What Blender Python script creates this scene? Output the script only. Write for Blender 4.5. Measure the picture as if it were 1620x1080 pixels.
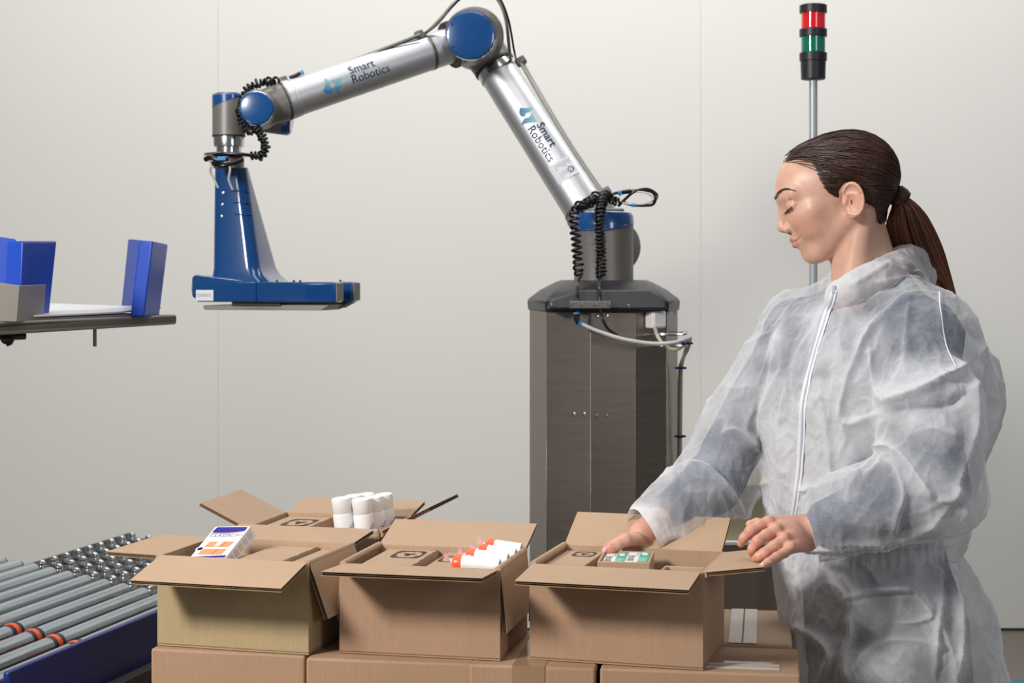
import bpy, bmesh, math, random
import numpy as np
from mathutils import Vector, Matrix

for o in list(bpy.data.objects):
    bpy.data.objects.remove(o)
SC = bpy.context.scene
COL = SC.collection
PI = math.pi

# ------------------------------------------------------------ camera, world, lights, exposure
FOC = 2700.0      # focal length in pixels of the 1620 wide frame
HOR = 430.0       # row of the horizon
CAMH = 1.43
cam = bpy.data.cameras.new('camera')
cam.sensor_width = 36.0
cam.lens = 36.0 * FOC / 1620.0
cam.shift_x = 0.0
cam.shift_y = -(540.0 - HOR) / 1620.0
cam.clip_start = 0.05
cam.clip_end = 60
cam.dof.use_dof = True
cam.dof.focus_distance = 2.72
cam.dof.aperture_fstop = 12.0
camo = bpy.data.objects.new('camera', cam)
COL.objects.link(camo)
camo.location = (0, 0, CAMH)
camo.rotation_euler = (PI / 2, 0, 0)
SC.camera = camo

SC.view_settings.view_transform = 'Standard'
SC.view_settings.look = 'None'
SC.view_settings.gamma = 1
SC.view_settings.use_curve_mapping = False
SC.view_settings.exposure = 0.0

w = bpy.data.worlds.new('hall_light')
SC.world = w
w.use_nodes = True
bg = w.node_tree.nodes['Background']
bg.inputs[0].default_value = (0.93, 0.97, 1.0, 1)
bg.inputs[1].default_value = 0.15


def area(name, loc, target, sx, sy, power, col=(1, 1, 1), spread=None):
    L = bpy.data.lights.new(name, 'AREA')
    L.shape = 'RECTANGLE'
    L.size = sx
    L.size_y = sy
    L.energy = power
    L.color = col
    if spread:
        L.spread = spread
    o = bpy.data.objects.new(name, L)
    COL.objects.link(o)
    o.location = loc
    d = Vector(target) - Vector(loc)
    o.rotation_euler = d.to_track_quat('-Z', 'Y').to_euler()
    return o


area('softbox_left', (-2.15, 0.95, 2.62), (0.15, 2.85, 1.05), 0.55, 0.55, 112, (1.0, 0.975, 0.945))
area('hall_lamp_back', (0.3, 4.6, 4.7), (0.2, 6.8, 1.9), 5.5, 0.7, 150, (1.0, 0.99, 0.98))
area('hall_lamp_above', (-0.2, 2.3, 4.2), (0.1, 3.2, 0.8), 2.4, 1.2, 26, (0.97, 0.98, 1.0))
area('softbox_right', (2.6, -0.2, 2.3), (0.6, 2.9, 1.2), 0.8, 1.2, 22, (0.95, 0.97, 1.0))


# ------------------------------------------------------------ helpers
def P(px, py, Y):
    return Vector(((px - 810.0) / FOC * Y, Y, CAMH - (py - HOR) / FOC * Y))


def srgb(r, g, b):
    def f(c):
        c /= 255.0
        return c / 12.92 if c <= 0.04045 else ((c + 0.055) / 1.055) ** 2.4
    return (f(r), f(g), f(b), 1.0)


MATS = {}


def mat(name, col, rough=0.5, metal=0.0, noise=0.0, nscale=60.0, bump=0.0, bscale=200.0, coat=0.0, spec=0.5,
        stretch=None, trans=0.0):
    if name in MATS:
        return MATS[name]
    m = bpy.data.materials.new(name)
    m.use_nodes = True
    nt = m.node_tree
    b = nt.nodes['Principled BSDF']
    b.inputs['Base Color'].default_value = col
    b.inputs['Roughness'].default_value = rough
    b.inputs['Metallic'].default_value = metal
    b.inputs['Coat Weight'].default_value = coat
    b.inputs['Coat Roughness'].default_value = 0.06
    b.inputs['Specular IOR Level'].default_value = spec
    b.inputs['Transmission Weight'].default_value = trans
    tc = nt.nodes.new('ShaderNodeTexCoord')
    mp = nt.nodes.new('ShaderNodeMapping')
    nt.links.new(tc.outputs['Object'], mp.inputs[0])
    if stretch:
        mp.inputs['Scale'].default_value = stretch
    n = nt.nodes.new('ShaderNodeTexNoise')
    n.inputs['Scale'].default_value = nscale
    n.inputs['Detail'].default_value = 4
    nt.links.new(mp.outputs[0], n.inputs['Vector'])
    if noise > 0:
        mx = nt.nodes.new('ShaderNodeMix')
        mx.data_type = 'RGBA'
        mx.inputs['A'].default_value = [c * (1 - noise) for c in col[:3]] + [1]
        mx.inputs['B'].default_value = [min(1, c * (1 + noise)) for c in col[:3]] + [1]
        nt.links.new(n.outputs['Fac'], mx.inputs['Factor'])
        nt.links.new(mx.outputs['Result'], b.inputs['Base Color'])
    if bump > 0:
        n2 = nt.nodes.new('ShaderNodeTexNoise')
        n2.inputs['Scale'].default_value = bscale
        n2.inputs['Detail'].default_value = 3
        nt.links.new(mp.outputs[0], n2.inputs['Vector'])
        bp = nt.nodes.new('ShaderNodeBump')
        bp.inputs['Strength'].default_value = bump
        bp.inputs['Distance'].default_value = 0.001
        nt.links.new(n2.outputs['Fac'], bp.inputs['Height'])
        nt.links.new(bp.outputs[0], b.inputs['Normal'])
    MATS[name] = m
    return m


M = {}
M['wall'] = mat('white_wall_panel', srgb(226, 224, 219), 0.55, noise=0.012, nscale=1.2, bump=0.05, bscale=300)
M['floor'] = mat('grey_brown_floor', srgb(116, 108, 99), 0.45, noise=0.08, nscale=5)
M['seam'] = mat('wall_joint', srgb(216, 214, 209), 0.7)
M['dark_gap'] = mat('dark_joint', srgb(62, 58, 54), 0.8)
M['tube'] = mat('anodised_aluminium', srgb(218, 219, 221), 0.47, metal=1.0, bump=0.05, bscale=500)
M['steel'] = mat('brushed_steel', srgb(146, 135, 126), 0.41, metal=1.0, noise=0.18, nscale=9, bump=0.3, bscale=90, stretch=(1, 1, 12))
M['steel_brown'] = mat('brown_brushed_steel', srgb(140, 128, 118), 0.42, metal=1.0, noise=0.12, nscale=10, stretch=(8, 8, 1))  # slightly browner steel for the forearm band, neck ring and pin
M['chrome'] = mat('bright_steel', srgb(205, 205, 205), 0.18, metal=1.0)
M['zinc'] = mat('zinc_roller', srgb(172, 180, 186), 0.30, metal=1.0, noise=0.07, nscale=30)
M['joint'] = mat('grey_cast_joint', srgb(128, 123, 118), 0.42, metal=0.25, bump=0.05, bscale=400)
M['joint_dark'] = mat('dark_seal', srgb(48, 47, 49), 0.55)
M['blue'] = mat('gloss_blue_lid', srgb(2, 74, 138), 0.25, coat=1.0, noise=0.03, nscale=8)
M['gblue'] = mat('gloss_blue_paint', srgb(0, 66, 126), 0.2, coat=1.0)
M['pblue'] = mat('blue_plastic', srgb(18, 64, 168), 0.42, coat=0.0)
M['panel_blue'] = mat('shaded_panel_and_mark_blue', srgb(8, 27, 100), 0.4)  # blue darkened to hold the panel's shade; plain ink on the round mark
M['gap_grey'] = mat('dark_grey_metal', srgb(66, 62, 58), 0.6)
M['blkp'] = mat('black_plastic', srgb(36, 36, 40), 0.42, bump=0.08, bscale=500)
M['blk'] = mat('black_cable', srgb(18, 18, 20), 0.25)
M['gcable'] = mat('grey_cable', srgb(150, 146, 138), 0.4)
M['bcable'] = mat('beige_cable', srgb(188, 180, 160), 0.45)
M['hose'] = mat('pale_air_hose', srgb(196, 196, 194), 0.3)
M['cyan'] = mat('cyan_fitting', srgb(40, 140, 210), 0.35)
M['white'] = mat('white_plastic', srgb(236, 236, 236), 0.4)
M['bracket'] = mat('grey_bracket', srgb(120, 117, 114), 0.45, metal=0.4)
M['rubber'] = mat('green_cap', srgb(140, 190, 160), 0.5)
M['navy'] = mat('navy_print', srgb(22, 44, 84), 0.8, spec=0.1)
M['ink'] = mat('black_ink', srgb(50, 44, 36), 0.7)
M['sticker'] = mat('sticker_white', srgb(228, 230, 234), 0.5)
M['orange'] = mat('orange_band', srgb(232, 84, 40), 0.4)
M['red_lens'] = mat('red_lens', srgb(240, 28, 40), 0.08, coat=1.0)
M['green_lens'] = mat('green_lens', srgb(0, 120, 96), 0.08, coat=1.0)
M['alu'] = mat('aluminium_profile', srgb(182, 187, 191), 0.35, metal=0.3)
M['ball'] = mat('bright_zinc_cup', srgb(208, 212, 214), 0.26, metal=0.9)
M['tray'] = mat('tray_steel', srgb(146, 139, 132), 0.45, metal=0.35)
M['sheet'] = mat('pale_sheet', srgb(222, 222, 224), 0.3)
M['khaki'] = mat('khaki_panel', srgb(176, 166, 128), 0.5)
M['umber'] = mat('dark_brown_metal', srgb(120, 106, 94), 0.5)
M['teal_tape'] = mat('teal_floor_tape', srgb(50, 120, 130), 0.5)
M['tape_w'] = mat('pale_paper_tape', srgb(202, 192, 180), 0.5, noise=0.06, nscale=90)
M['tape_clear'] = mat('glossy_clear_tape', srgb(158, 128, 100), 0.15)
M['gauze'] = mat('white_gauze', srgb(238, 237, 235), 0.7, bump=0.3, bscale=700)
M['wood'] = mat('table_board', srgb(120, 110, 100), 0.6)


def card(name, col, lines=0.05):
    if name in MATS:
        return MATS[name]
    m = bpy.data.materials.new(name)
    m.use_nodes = True
    nt = m.node_tree
    b = nt.nodes['Principled BSDF']
    b.inputs['Roughness'].default_value = 0.72
    b.inputs['Specular IOR Level'].default_value = 0.25
    tc = nt.nodes.new('ShaderNodeTexCoord')
    n = nt.nodes.new('ShaderNodeTexNoise'); n.inputs['Scale'].default_value = 260; n.inputs['Detail'].default_value = 5
    n2 = nt.nodes.new('ShaderNodeTexNoise'); n2.inputs['Scale'].default_value = 9; n2.inputs['Detail'].default_value = 3
    mp = nt.nodes.new('ShaderNodeMapping'); mp.inputs['Scale'].default_value = (1, 1, 0.04)
    n3 = nt.nodes.new('ShaderNodeTexNoise'); n3.inputs['Scale'].default_value = 240; n3.inputs['Detail'].default_value = 1
    nt.links.new(tc.outputs['Object'], n.inputs['Vector'])
    nt.links.new(tc.outputs['Object'], n2.inputs['Vector'])
    nt.links.new(tc.outputs['Object'], mp.inputs[0])
    nt.links.new(mp.outputs[0], n3.inputs['Vector'])
    a1 = nt.nodes.new('ShaderNodeMath'); a1.operation = 'ADD'
    a2 = nt.nodes.new('ShaderNodeMath'); a2.operation = 'MULTIPLY_ADD'
    nt.links.new(n.outputs['Fac'], a1.inputs[0]); nt.links.new(n2.outputs['Fac'], a1.inputs[1])
    nt.links.new(n3.outputs['Fac'], a2.inputs[0]); a2.inputs[1].default_value = 0.8
    nt.links.new(a1.outputs[0], a2.inputs[2])
    rm = nt.nodes.new('ShaderNodeMapRange')
    rm.inputs['From Min'].default_value = 0.7; rm.inputs['From Max'].default_value = 2.1
    nt.links.new(a2.outputs[0], rm.inputs['Value'])
    mx = nt.nodes.new('ShaderNodeMix'); mx.data_type = 'RGBA'
    mx.inputs['A'].default_value = [c * 0.86 for c in col[:3]] + [1]
    mx.inputs['B'].default_value = [min(1, c * 1.12) for c in col[:3]] + [1]
    nt.links.new(rm.outputs[0], mx.inputs['Factor'])
    nt.links.new(mx.outputs['Result'], b.inputs['Base Color'])
    bp = nt.nodes.new('ShaderNodeBump'); bp.inputs['Strength'].default_value = 0.12; bp.inputs['Distance'].default_value = 0.001
    nt.links.new(n3.outputs['Fac'], bp.inputs['Height'])
    nt.links.new(bp.outputs[0], b.inputs['Normal'])
    MATS[name] = m
    return m


M['card'] = card('brown_cardboard', srgb(174, 141, 114))
M['card_tan'] = card('tan_cardboard_liner', srgb(183, 154, 127))
M['card_olive'] = card('olive_cardboard', srgb(176, 154, 117))
M['card_edge'] = card('cut_cardboard_edge', srgb(120, 92, 68))


class MB:
    def __init__(s):
        s.v = []; s.f = []; s.mi = []; s.m = 0

    def add(s, verts, faces):
        k = len(s.v)
        s.v += [tuple(v) for v in verts]
        s.f += [tuple(i + k for i in f) for f in faces]
        s.mi += [s.m] * len(faces)
        return s

    def hexa(s, c):
        # 8 corners: bottom 0..3 counter-clockwise, top 4..7
        return s.add(c, [(3, 2, 1, 0), (4, 5, 6, 7), (0, 1, 5, 4), (1, 2, 6, 5), (2, 3, 7, 6), (3, 0, 4, 7)])

    def box(s, a, b):
        x0, y0, z0 = a; x1, y1, z1 = b
        return s.hexa([(x0, y0, z0), (x1, y0, z0), (x1, y1, z0), (x0, y1, z0), (x0, y0, z1), (x1, y0, z1), (x1, y1, z1), (x0, y1, z1)])

    def prism(s, pts, vec):
        n = len(pts); vec = Vector(vec)
        vs = [Vector(p) for p in pts] + [Vector(p) + vec for p in pts]
        fs = [tuple(range(n))[::-1], tuple(range(n, 2 * n))] + [(i, (i + 1) % n, (i + 1) % n + n, i + n) for i in range(n)]
        return s.add(vs, fs)

    def loft(s, rings, cap=True, closed=False):
        n = len(rings[0]); vs = [Vector(p) for r in rings for p in r]; fs = []
        R = len(rings)
        for i in range(R if closed else R - 1):
            a = i * n; b = ((i + 1) % R) * n
            for j in range(n):
                fs.append((a + j, a + (j + 1) % n, b + (j + 1) % n, b + j))
        if cap and not closed:
            fs.append(tuple(range(n))[::-1]); fs.append(tuple(range((R - 1) * n, R * n)))
        return s.add(vs, fs)

    def revolve(s, p, axis, prof, n=48):
        # prof: list of (distance along axis, radius)
        p = Vector(p); ax = Vector(axis).normalized()
        u = ax.orthogonal().normalized(); w_ = ax.cross(u)
        rings = []
        for t, r in prof:
            r = max(r, 1e-5)
            rings.append([p + ax * t + (u * math.cos(2 * PI * k / n) + w_ * math.sin(2 * PI * k / n)) * r for k in range(n)])
        return s.loft(rings)

    def cyl(s, a, b, r, r2=None, n=32):
        a = Vector(a); b = Vector(b)
        return s.revolve(a, b - a, [(0, r), ((b - a).length, r if r2 is None else r2)], n)

    def tube(s, pts, r, n=10, cap=True):
        pts = [Vector(p) for p in pts]
        rings = []; t0 = None; u = None
        for i, p in enumerate(pts):
            t = (pts[min(i + 1, len(pts) - 1)] - pts[max(i - 1, 0)])
            if t.length < 1e-9:
                t = t0 or Vector((0, 0, 1))
            t.normalize()
            if u is None:
                u = t.orthogonal().normalized()
            else:
                u = (u - t * u.dot(t)).normalized()
            w_ = t.cross(u); t0 = t
            rr = r[i] if isinstance(r, (list, tuple)) else r
            rings.append([p + (u * math.cos(2 * PI * k / n) + w_ * math.sin(2 * PI * k / n)) * rr for k in range(n)])
        return s.loft(rings, cap)

    def sphere(s, c, r, n=16, m=10, sc=(1, 1, 1)):
        c = Vector(c)
        rings = [[c + Vector((math.sin(PI * max(1e-3, min(1 - 1e-3, i / m))) * math.cos(2 * PI * k / n) * r * sc[0],
                              math.sin(PI * max(1e-3, min(1 - 1e-3, i / m))) * math.sin(2 * PI * k / n) * r * sc[1],
                              -math.cos(PI * i / m) * r * sc[2])) for k in range(n)] for i in range(m + 1)]
        return s.loft(rings)

    def build(s, name, m, parent=None, smooth=35, bevel=0.0, seg=2, loc=None, rotz=0.0, label=None):
        me = bpy.data.meshes.new(name)
        me.from_pydata(s.v, [], s.f)
        ms = m if isinstance(m, (list, tuple)) else [m]
        for x in ms:
            me.materials.append(x)
        if len(ms) > 1:
            me.polygons.foreach_set('material_index', s.mi)
        me.update()
        bm = bmesh.new(); bm.from_mesh(me)
        bmesh.ops.recalc_face_normals(bm, faces=bm.faces)
        bm.to_mesh(me); bm.free()
        me.shade_smooth()
        me.set_sharp_from_angle(angle=math.radians(smooth))
        o = bpy.data.objects.new(name, me)
        COL.objects.link(o)
        if parent is not None:
            o.parent = parent
            if any(abs(c) > 1e-9 for c in parent.location) or abs(parent.rotation_euler.z) > 1e-9:
                if not parent.get('_local'):
                    # geometry given in world coordinates
                    o.matrix_parent_inverse = (Matrix.Translation(parent.location) @ parent.rotation_euler.to_matrix().to_4x4()).inverted()
        if loc is not None:
            o.location = loc
        o.rotation_euler.z = rotz
        if bevel > 0:
            bv = o.modifiers.new('bevel', 'BEVEL')
            bv.width = bevel; bv.segments = seg; bv.limit_method = 'ANGLE'; bv.angle_limit = math.radians(40)
        if label:
            o['label'] = label
        return o


def tag(o, label, cat, group=None, kind=None):
    o['label'] = label
    o['category'] = cat
    if group: o['group'] = group
    if kind: o['kind'] = kind
    return o


def thing(name, label, cat, loc=(0, 0, 0), rotz=0.0, group=None, local=False):
    o = bpy.data.objects.new(name, None)
    COL.objects.link(o)
    o.empty_display_size = 0.05
    o.location = loc
    o.rotation_euler = (0, 0, rotz)
    if local:
        o['_local'] = 1
    return tag(o, label, cat, group)


def struct(o):
    o['kind'] = 'structure'
    return o


def spline(pts, n=8):
    pts = [Vector(p) for p in pts]
    q = [pts[0] * 2 - pts[1]] + pts + [pts[-1] * 2 - pts[-2]]
    out = []
    for i in range(1, len(q) - 2):
        for k in range(n):
            t = k / n
            a, b, c, d = q[i - 1], q[i], q[i + 1], q[i + 2]
            out.append(0.5 * ((2 * b) + (c - a) * t + (2 * a - 5 * b + 4 * c - d) * t * t + (3 * b - a - 3 * c + d) * t ** 3))
    out.append(pts[-1])
    return out


def coil(pts, R, turns, per=12, irregular=0.0, seed=1):
    """helix of radius R around a smooth path"""
    rnd = random.Random(seed)
    path = spline(pts, 12)
    L = [0]
    for i in range(1, len(path)):
        L.append(L[-1] + (path[i] - path[i - 1]).length)
    n = int(turns * per)
    out = []; u = None; j = 0
    for k in range(n + 1):
        s_ = L[-1] * k / n
        while j < len(L) - 2 and L[j + 1] < s_:
            j += 1
        t = (s_ - L[j]) / max(1e-9, L[j + 1] - L[j])
        p = path[j].lerp(path[j + 1], t)
        tg = (path[min(j + 2, len(path) - 1)] - path[max(j - 1, 0)]).normalized()
        u = tg.orthogonal().normalized() if u is None else (u - tg * u.dot(tg)).normalized()
        w_ = tg.cross(u)
        a = 2 * PI * k / per
        rr = R * (1 + irregular * math.sin(a * 0.37 + seed))
        out.append(p + (u * math.cos(a) + w_ * math.sin(a)) * rr)
    return out


def text2d(s, size, weight=0.0):
    cu = bpy.data.curves.new('t', 'FONT')
    cu.body = s; cu.size = size; cu.resolution_u = 3; cu.offset = weight
    o = bpy.data.objects.new('t', cu)
    COL.objects.link(o)
    bpy.context.view_layer.update()
    me = bpy.data.meshes.new_from_object(o.evaluated_get(bpy.context.evaluated_depsgraph_get()))
    v = [(a.co.x, a.co.y) for a in me.vertices]
    f = [tuple(p.vertices) for p in me.polygons]
    bpy.data.objects.remove(o); bpy.data.meshes.remove(me); bpy.data.curves.remove(cu)
    return v, f


def placed_text(mb, s, size, fn, cut=0.0, weight=0.0):
    v, f = text2d(s, size, weight)
    if cut > 0:
        bm = bmesh.new()
        vv = [bm.verts.new((a, b_, 0)) for a, b_ in v]
        for q in f:
            try: bm.faces.new([vv[i] for i in q])
            except ValueError: pass
        y = min(b_ for _, b_ in v)
        while y < max(b_ for _, b_ in v):
            y += cut
            bmesh.ops.bisect_plane(bm, geom=bm.verts[:] + bm.edges[:] + bm.faces[:], plane_co=(0, y, 0), plane_no=(0, 1, 0))
        bm.verts.index_update()
        v = [(a.co.x, a.co.y) for a in bm.verts]; f = [tuple(x.index for x in q.verts) for q in bm.faces]
        bm.free()
    mb.add([fn(x, y) for x, y in v], f)
# ------------------------------------------------------------ the setting
YW = 6.8
b = MB(); b.box((-7, -3, -0.1), (7, YW + 0.2, 0)); struct(b.build('floor', M['floor']))
b = MB(); b.box((-7, YW, 0.012), (7, YW + 0.15, 4.8)); struct(b.build('wall_back', M['wall']))
b = MB(); b.box((-7, YW + 0.004, 0), (7, YW + 0.1, 0.014)); struct(b.build('baseboard_back', M['dark_gap']))
for i, px in enumerate((345, 1108)):
    x = (px - 810) / FOC * YW
    b = MB(); b.box((x - 0.002, YW - 0.0012, 0.012), (x + 0.002, YW + 0.01, 4.8)); struct(b.build('trim_%d' % (i + 1), M['seam']))
b = MB(); b.box((1.55, 5.6, 0.0005), (4.5, 5.98, 0.002))
tag(b.build('floor_tape', M['teal_tape']), 'teal tape strip stuck on the floor before the back wall', 'floor tape')

# low machine between the robot column and the person
t = thing('machine_cabinet', 'low khaki machine cabinet with a white ledge behind the packing hand', 'cabinet', (0.62, 4.9, 0))
Yk = 4.85
x0 = P(1085, 0, Yk).x; x1 = P(1258, 0, Yk).x
ztop = P(0, 768, Yk).z; zl = P(0, 857, Yk).z
b = MB(); b.box((x0, Yk + 0.03, zl), (x1, Yk + 0.3, ztop)); b.build('upper_panel', M['khaki'], t, bevel=0.004)
b = MB(); b.box((x0, Yk - 0.005, zl - 0.008), (x1, Yk + 0.3, zl)); b.build('ledge', M['white'], t)
b = MB(); b.box((x0, Yk, 0.03), (x1, Yk + 0.3, zl - 0.008)); b.build('base', M['umber'], t, bevel=0.004)

# ------------------------------------------------------------ signal tower
Ys = 4.6
xs = P(1286.5, 0, Ys).x
t = thing('signal_tower', 'black signal light tower with red and green lenses on a tall grey pole', 'signal light', (xs, Ys, 0))
sp = Ys / FOC


def zz(py, Y=Ys):
    return CAMH - (py - HOR) / FOC * Y


b = MB(); b.revolve((xs, Ys, 0), (0, 0, 1), [(0, .09), (.012, .09), (.014, .02), (.06, .018)], 32); b.build('foot', M['blkp'], t)
b = MB(); b.revolve((xs, Ys, 0.05), (0, 0, 1), [(0, .0112), (zz(124) - .05, .0112)], 24)
b.build('pole', M['alu'], t)
b = MB(); b.revolve((xs, Ys, 0), (0, 0, 1), [(zz(126), .030), (zz(125), .0325), (zz(97), .034), (zz(96), .0365), (zz(84), .037), (zz(83), .033)], 40); b.build('base_housing', M['blkp'], t)
b = MB(); b.revolve((xs, Ys, 0), (0, 0, 1), [(zz(84), .0322)] + [(zz(84) + (zz(57) - zz(84)) * k / 12, .0322 if k % 2 else .0326) for k in range(13)], 40); b.build('green_lens', M['green_lens'], t, label='green lens')
b = MB(); b.revolve((xs, Ys, 0), (0, 0, 1), [(zz(58.5), .0345), (zz(58), .0368), (zz(46.5), .0368), (zz(46), .0345)], 40); b.build('collar', M['blkp'], t)
b = MB(); b.revolve((xs, Ys, 0), (0, 0, 1), [(zz(46.5), .0322)] + [(zz(46.5) + (zz(19) - zz(46.5)) * k / 12, .0322 if k % 2 else .0326) for k in range(13)], 40); b.build('red_lens', M['red_lens'], t, label='red lens')
b = MB(); b.revolve((xs, Ys, 0), (0, 0, 1), [(zz(21), .0345), (zz(20.5), .0368), (zz(9), .0368), (zz(7.5), .033), (zz(7), .01)], 40); b.build('top_cap', M['blkp'], t)

# ------------------------------------------------------------ steel column cabinet that carries the robot
YC = 4.34
cab = thing('robot_pedestal', 'tall brushed steel pedestal cabinet with black plastic hood under the robot arm', 'pedestal', (P(955, 0, YC).x, YC, 0))
plan = [P(px, 0, Y).xy for px, Y in ((838, 4.42), (865, 4.20), (935, 4.125), (1005, 4.135), (1055, 4.19), (1072, 4.40))]
plan = [Vector((p.x, p.y, 0)) for p in plan]
plan += [Vector((plan[5].x - .03, 4.60, 0)), Vector((plan[0].x + .03, 4.60, 0))]
ztop = P(0, 487, 4.4).z
b = MB(); b.prism([p + Vector((0, 0, 0.02)) for p in plan], (0, 0, ztop - 0.02 + .005))
b.build('body', M['steel'], cab, smooth=5, bevel=0.002)
# thin bright folds at the panel joints
for i in (1, 2, 3, 4):
    p = plan[i]
    n = Vector((p.x - P(955, 0, YC).x, p.y - YC, 0)).normalized()
    b = MB(); b.cyl(p + n * 0.0004 + Vector((0, 0, .03)), p + n * 0.0004 + Vector((0, 0, ztop)), 0.0011, n=8); b.build('panel_seam', M['chrome'], cab)


def on_col(px, py):
    """point on the column front at the pixel"""
    ray = Vector(((px - 810) / FOC, 1, -(py - HOR) / FOC))
    best = None
    for i in range(5):
        a, c = plan[i], plan[i + 1]
        d = c - a
        den = ray.x * d.y - ray.y * d.x
        if abs(den) < 1e-9: continue
        s_ = (a.x * d.y - a.y * d.x) / den
        q = ray * s_
        u = ((q - a).x * d.x + (q - a).y * d.y) / d.length_squared
        if -0.02 <= u <= 1.02 and s_ > 0:
            nn = Vector((d.y, -d.x, 0)).normalized()
            if best is None or s_ < best[0].y:
                best = (Vector((q.x, q.y, CAMH + q.z)), nn)
    return best


for px, py in ((908.5, 655.5), (924.5, 655.5), (943.5, 657), (960, 657.5), (925, 499.5), (944.5, 500.5), (960, 500), (1058, 494), (1068, 493)):
    q, nn = on_col(px, py)
    b = MB(); b.revolve(q - nn * .001, nn, [(0, .0055), (.002, .0055), (.0035, .004), (.004, .001)], 16); b.build('bolt', M['chrome'], cab)

# hood: octagonal rim rising to a flat top
cx = P(955, 0, YC).x


def ring(z, kx, ky, off=0.0):
    out = []
    for p in plan:
        d = p - Vector((cx, YC, 0))
        out.append(Vector((cx + d.x * kx, YC + d.y * ky, z)))
    return out


zr = P(0, 490, 4.15).z
rim = .0
b = MB()
b.loft([ring(ztop - .006, 1.02, 1.04), ring(ztop + .018, 1.035, 1.05), ring(ztop + .026, 1.0, 1.03), ring(ztop + .046, .86, .9),
        ring(ztop + .066, .66, .62), ring(ztop + .072, .57, .5)])
hood = b.build('hood', M['blkp'], cab, smooth=25, bevel=0.004, seg=3)
# raised front apron of the hood
A = [P(866, 490, 4.10), P(1056, 490, 4.10), P(1052, 474, 4.10), P(1030, 458, 4.13), P(920, 458, 4.13), P(872, 476, 4.10)]
b = MB(); b.prism(A, (0, .12, 0)); b.build('hood_apron', M['blkp'], cab, bevel=0.006, seg=3)
for px, py in ((873, 483), (995, 484)):
    b = MB(); b.revolve(P(px, py, 4.1), (0, -1, 0), [(0, .005), (.002, .005), (.0035, .003)], 16); b.build('bolt', M['chrome'], cab)
b = MB(); c0 = P(901, 476, 4.09); c1 = P(965.5, 487.5, 4.09)
b.box((c0.x, 4.075, c1.z), (c1.x, 4.10, c0.z)); br = b.build('cable_clamp', M['bracket'], cab, bevel=0.0015)
for px in (903.5, 919, 941.5, 962.5):
    b = MB(); b.revolve(P(px, 481.5, 4.075), (0, -1, 0), [(0, .0048), (.002, .0045), (.0025, .002)], 14); b.build('bolt', M['chrome'], br)
# junction box on the right facet
q, nn = on_col(1030, 505)
t2 = thing('junction_box', 'small white plastic junction box on the steel column', 'junction box', q)
tt = nn.cross(Vector((0, 0, 1)))
b = MB()
c = q + nn * .002
rect = [c + tt * a + Vector((0, 0, z)) for a, z in ((-.021, -.021), (.021, -.021), (.021, .021), (-.021, .021))]
b.prism(rect, nn * .03); b.build('housing', M['white'], t2, bevel=0.004, seg=3)
b = MB(); rect = [c + nn * .03 + tt * a + Vector((0, 0, z)) for a, z in ((-.018, -.018), (.018, -.018), (.018, .018), (-.018, .018))]
b.prism(rect, nn * .004); b.build('lid', M['white'], t2, bevel=0.002, seg=2)
# cable holder rods standing out to the right
for py0, py1 in ((529, 527), (547, 544)):
    b = MB(); pts = [P(1026, py0, 4.17), P(1040, py0, 4.10), P(1075, py0 - .5, 4.09), P(1086, py0 - 2, 4.12), P(1086, py1 - 2, 4.3), P(1074, py1 - 1, 4.42)]
    b.tube(spline(pts, 6), .0035, 10); b.build('cable_hook', M['chrome'], cab)

# ------------------------------------------------------------ the robot arm
rob = thing('industrial_robot', 'six jointed robot arm of silver tubes with blue joint lids', 'robot', (cx, YC, ztop + .07))
YB = YC
rb = .0755
zc = P(0, 440, YB).z - .01
b = MB(); b.revolve((cx, YB, 0), (0, 0, 1), [(zc, rb), (P(0, 352, YB).z, rb)], 64); b.build('shoulder_housing', M['joint'], rob, bevel=0.002)
# blue lid on the housing, cut obliquely
n = 64
zt = P(0, 335, YB).z
bot = []; mid = []; top = []; lip = []
for k in range(n):
    a = 2 * PI * k / n; ca, sa = math.cos(a), math.sin(a)
    zb = P(0, 364 - 13 * max(0, ca) ** 1.5, YB).z
    bot.append((cx + ca * (rb + .001), YB + sa * (rb + .001), zb)); mid.append((cx + ca * (rb + .001), YB + sa * (rb + .001), zt - .012))
    lip.append((cx + ca * (rb - .004), YB + sa * (rb - .004), zt - .003)); top.append((cx + ca * (rb - .012), YB + sa * (rb - .012), zt))
b = MB(); b.loft([bot, mid, lip, top]); b.build('shoulder_lid', M['blue'], rob)
rimo = []
b = MB(); b.tube([Vector(p) + Vector(((p[0] - cx) * .01, (p[1] - YB) * .01, -.001)) for p in bot] + [Vector(bot[0])], .002, 8); b.build('seal_ring', M['blue'], rob)
b = MB(); b.box((cx - .035, YB - .03, zt - .003), (cx + .05, YB + .04, zt + .008)); b.build('top_plate', M['joint'], rob, bevel=0.004)

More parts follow.
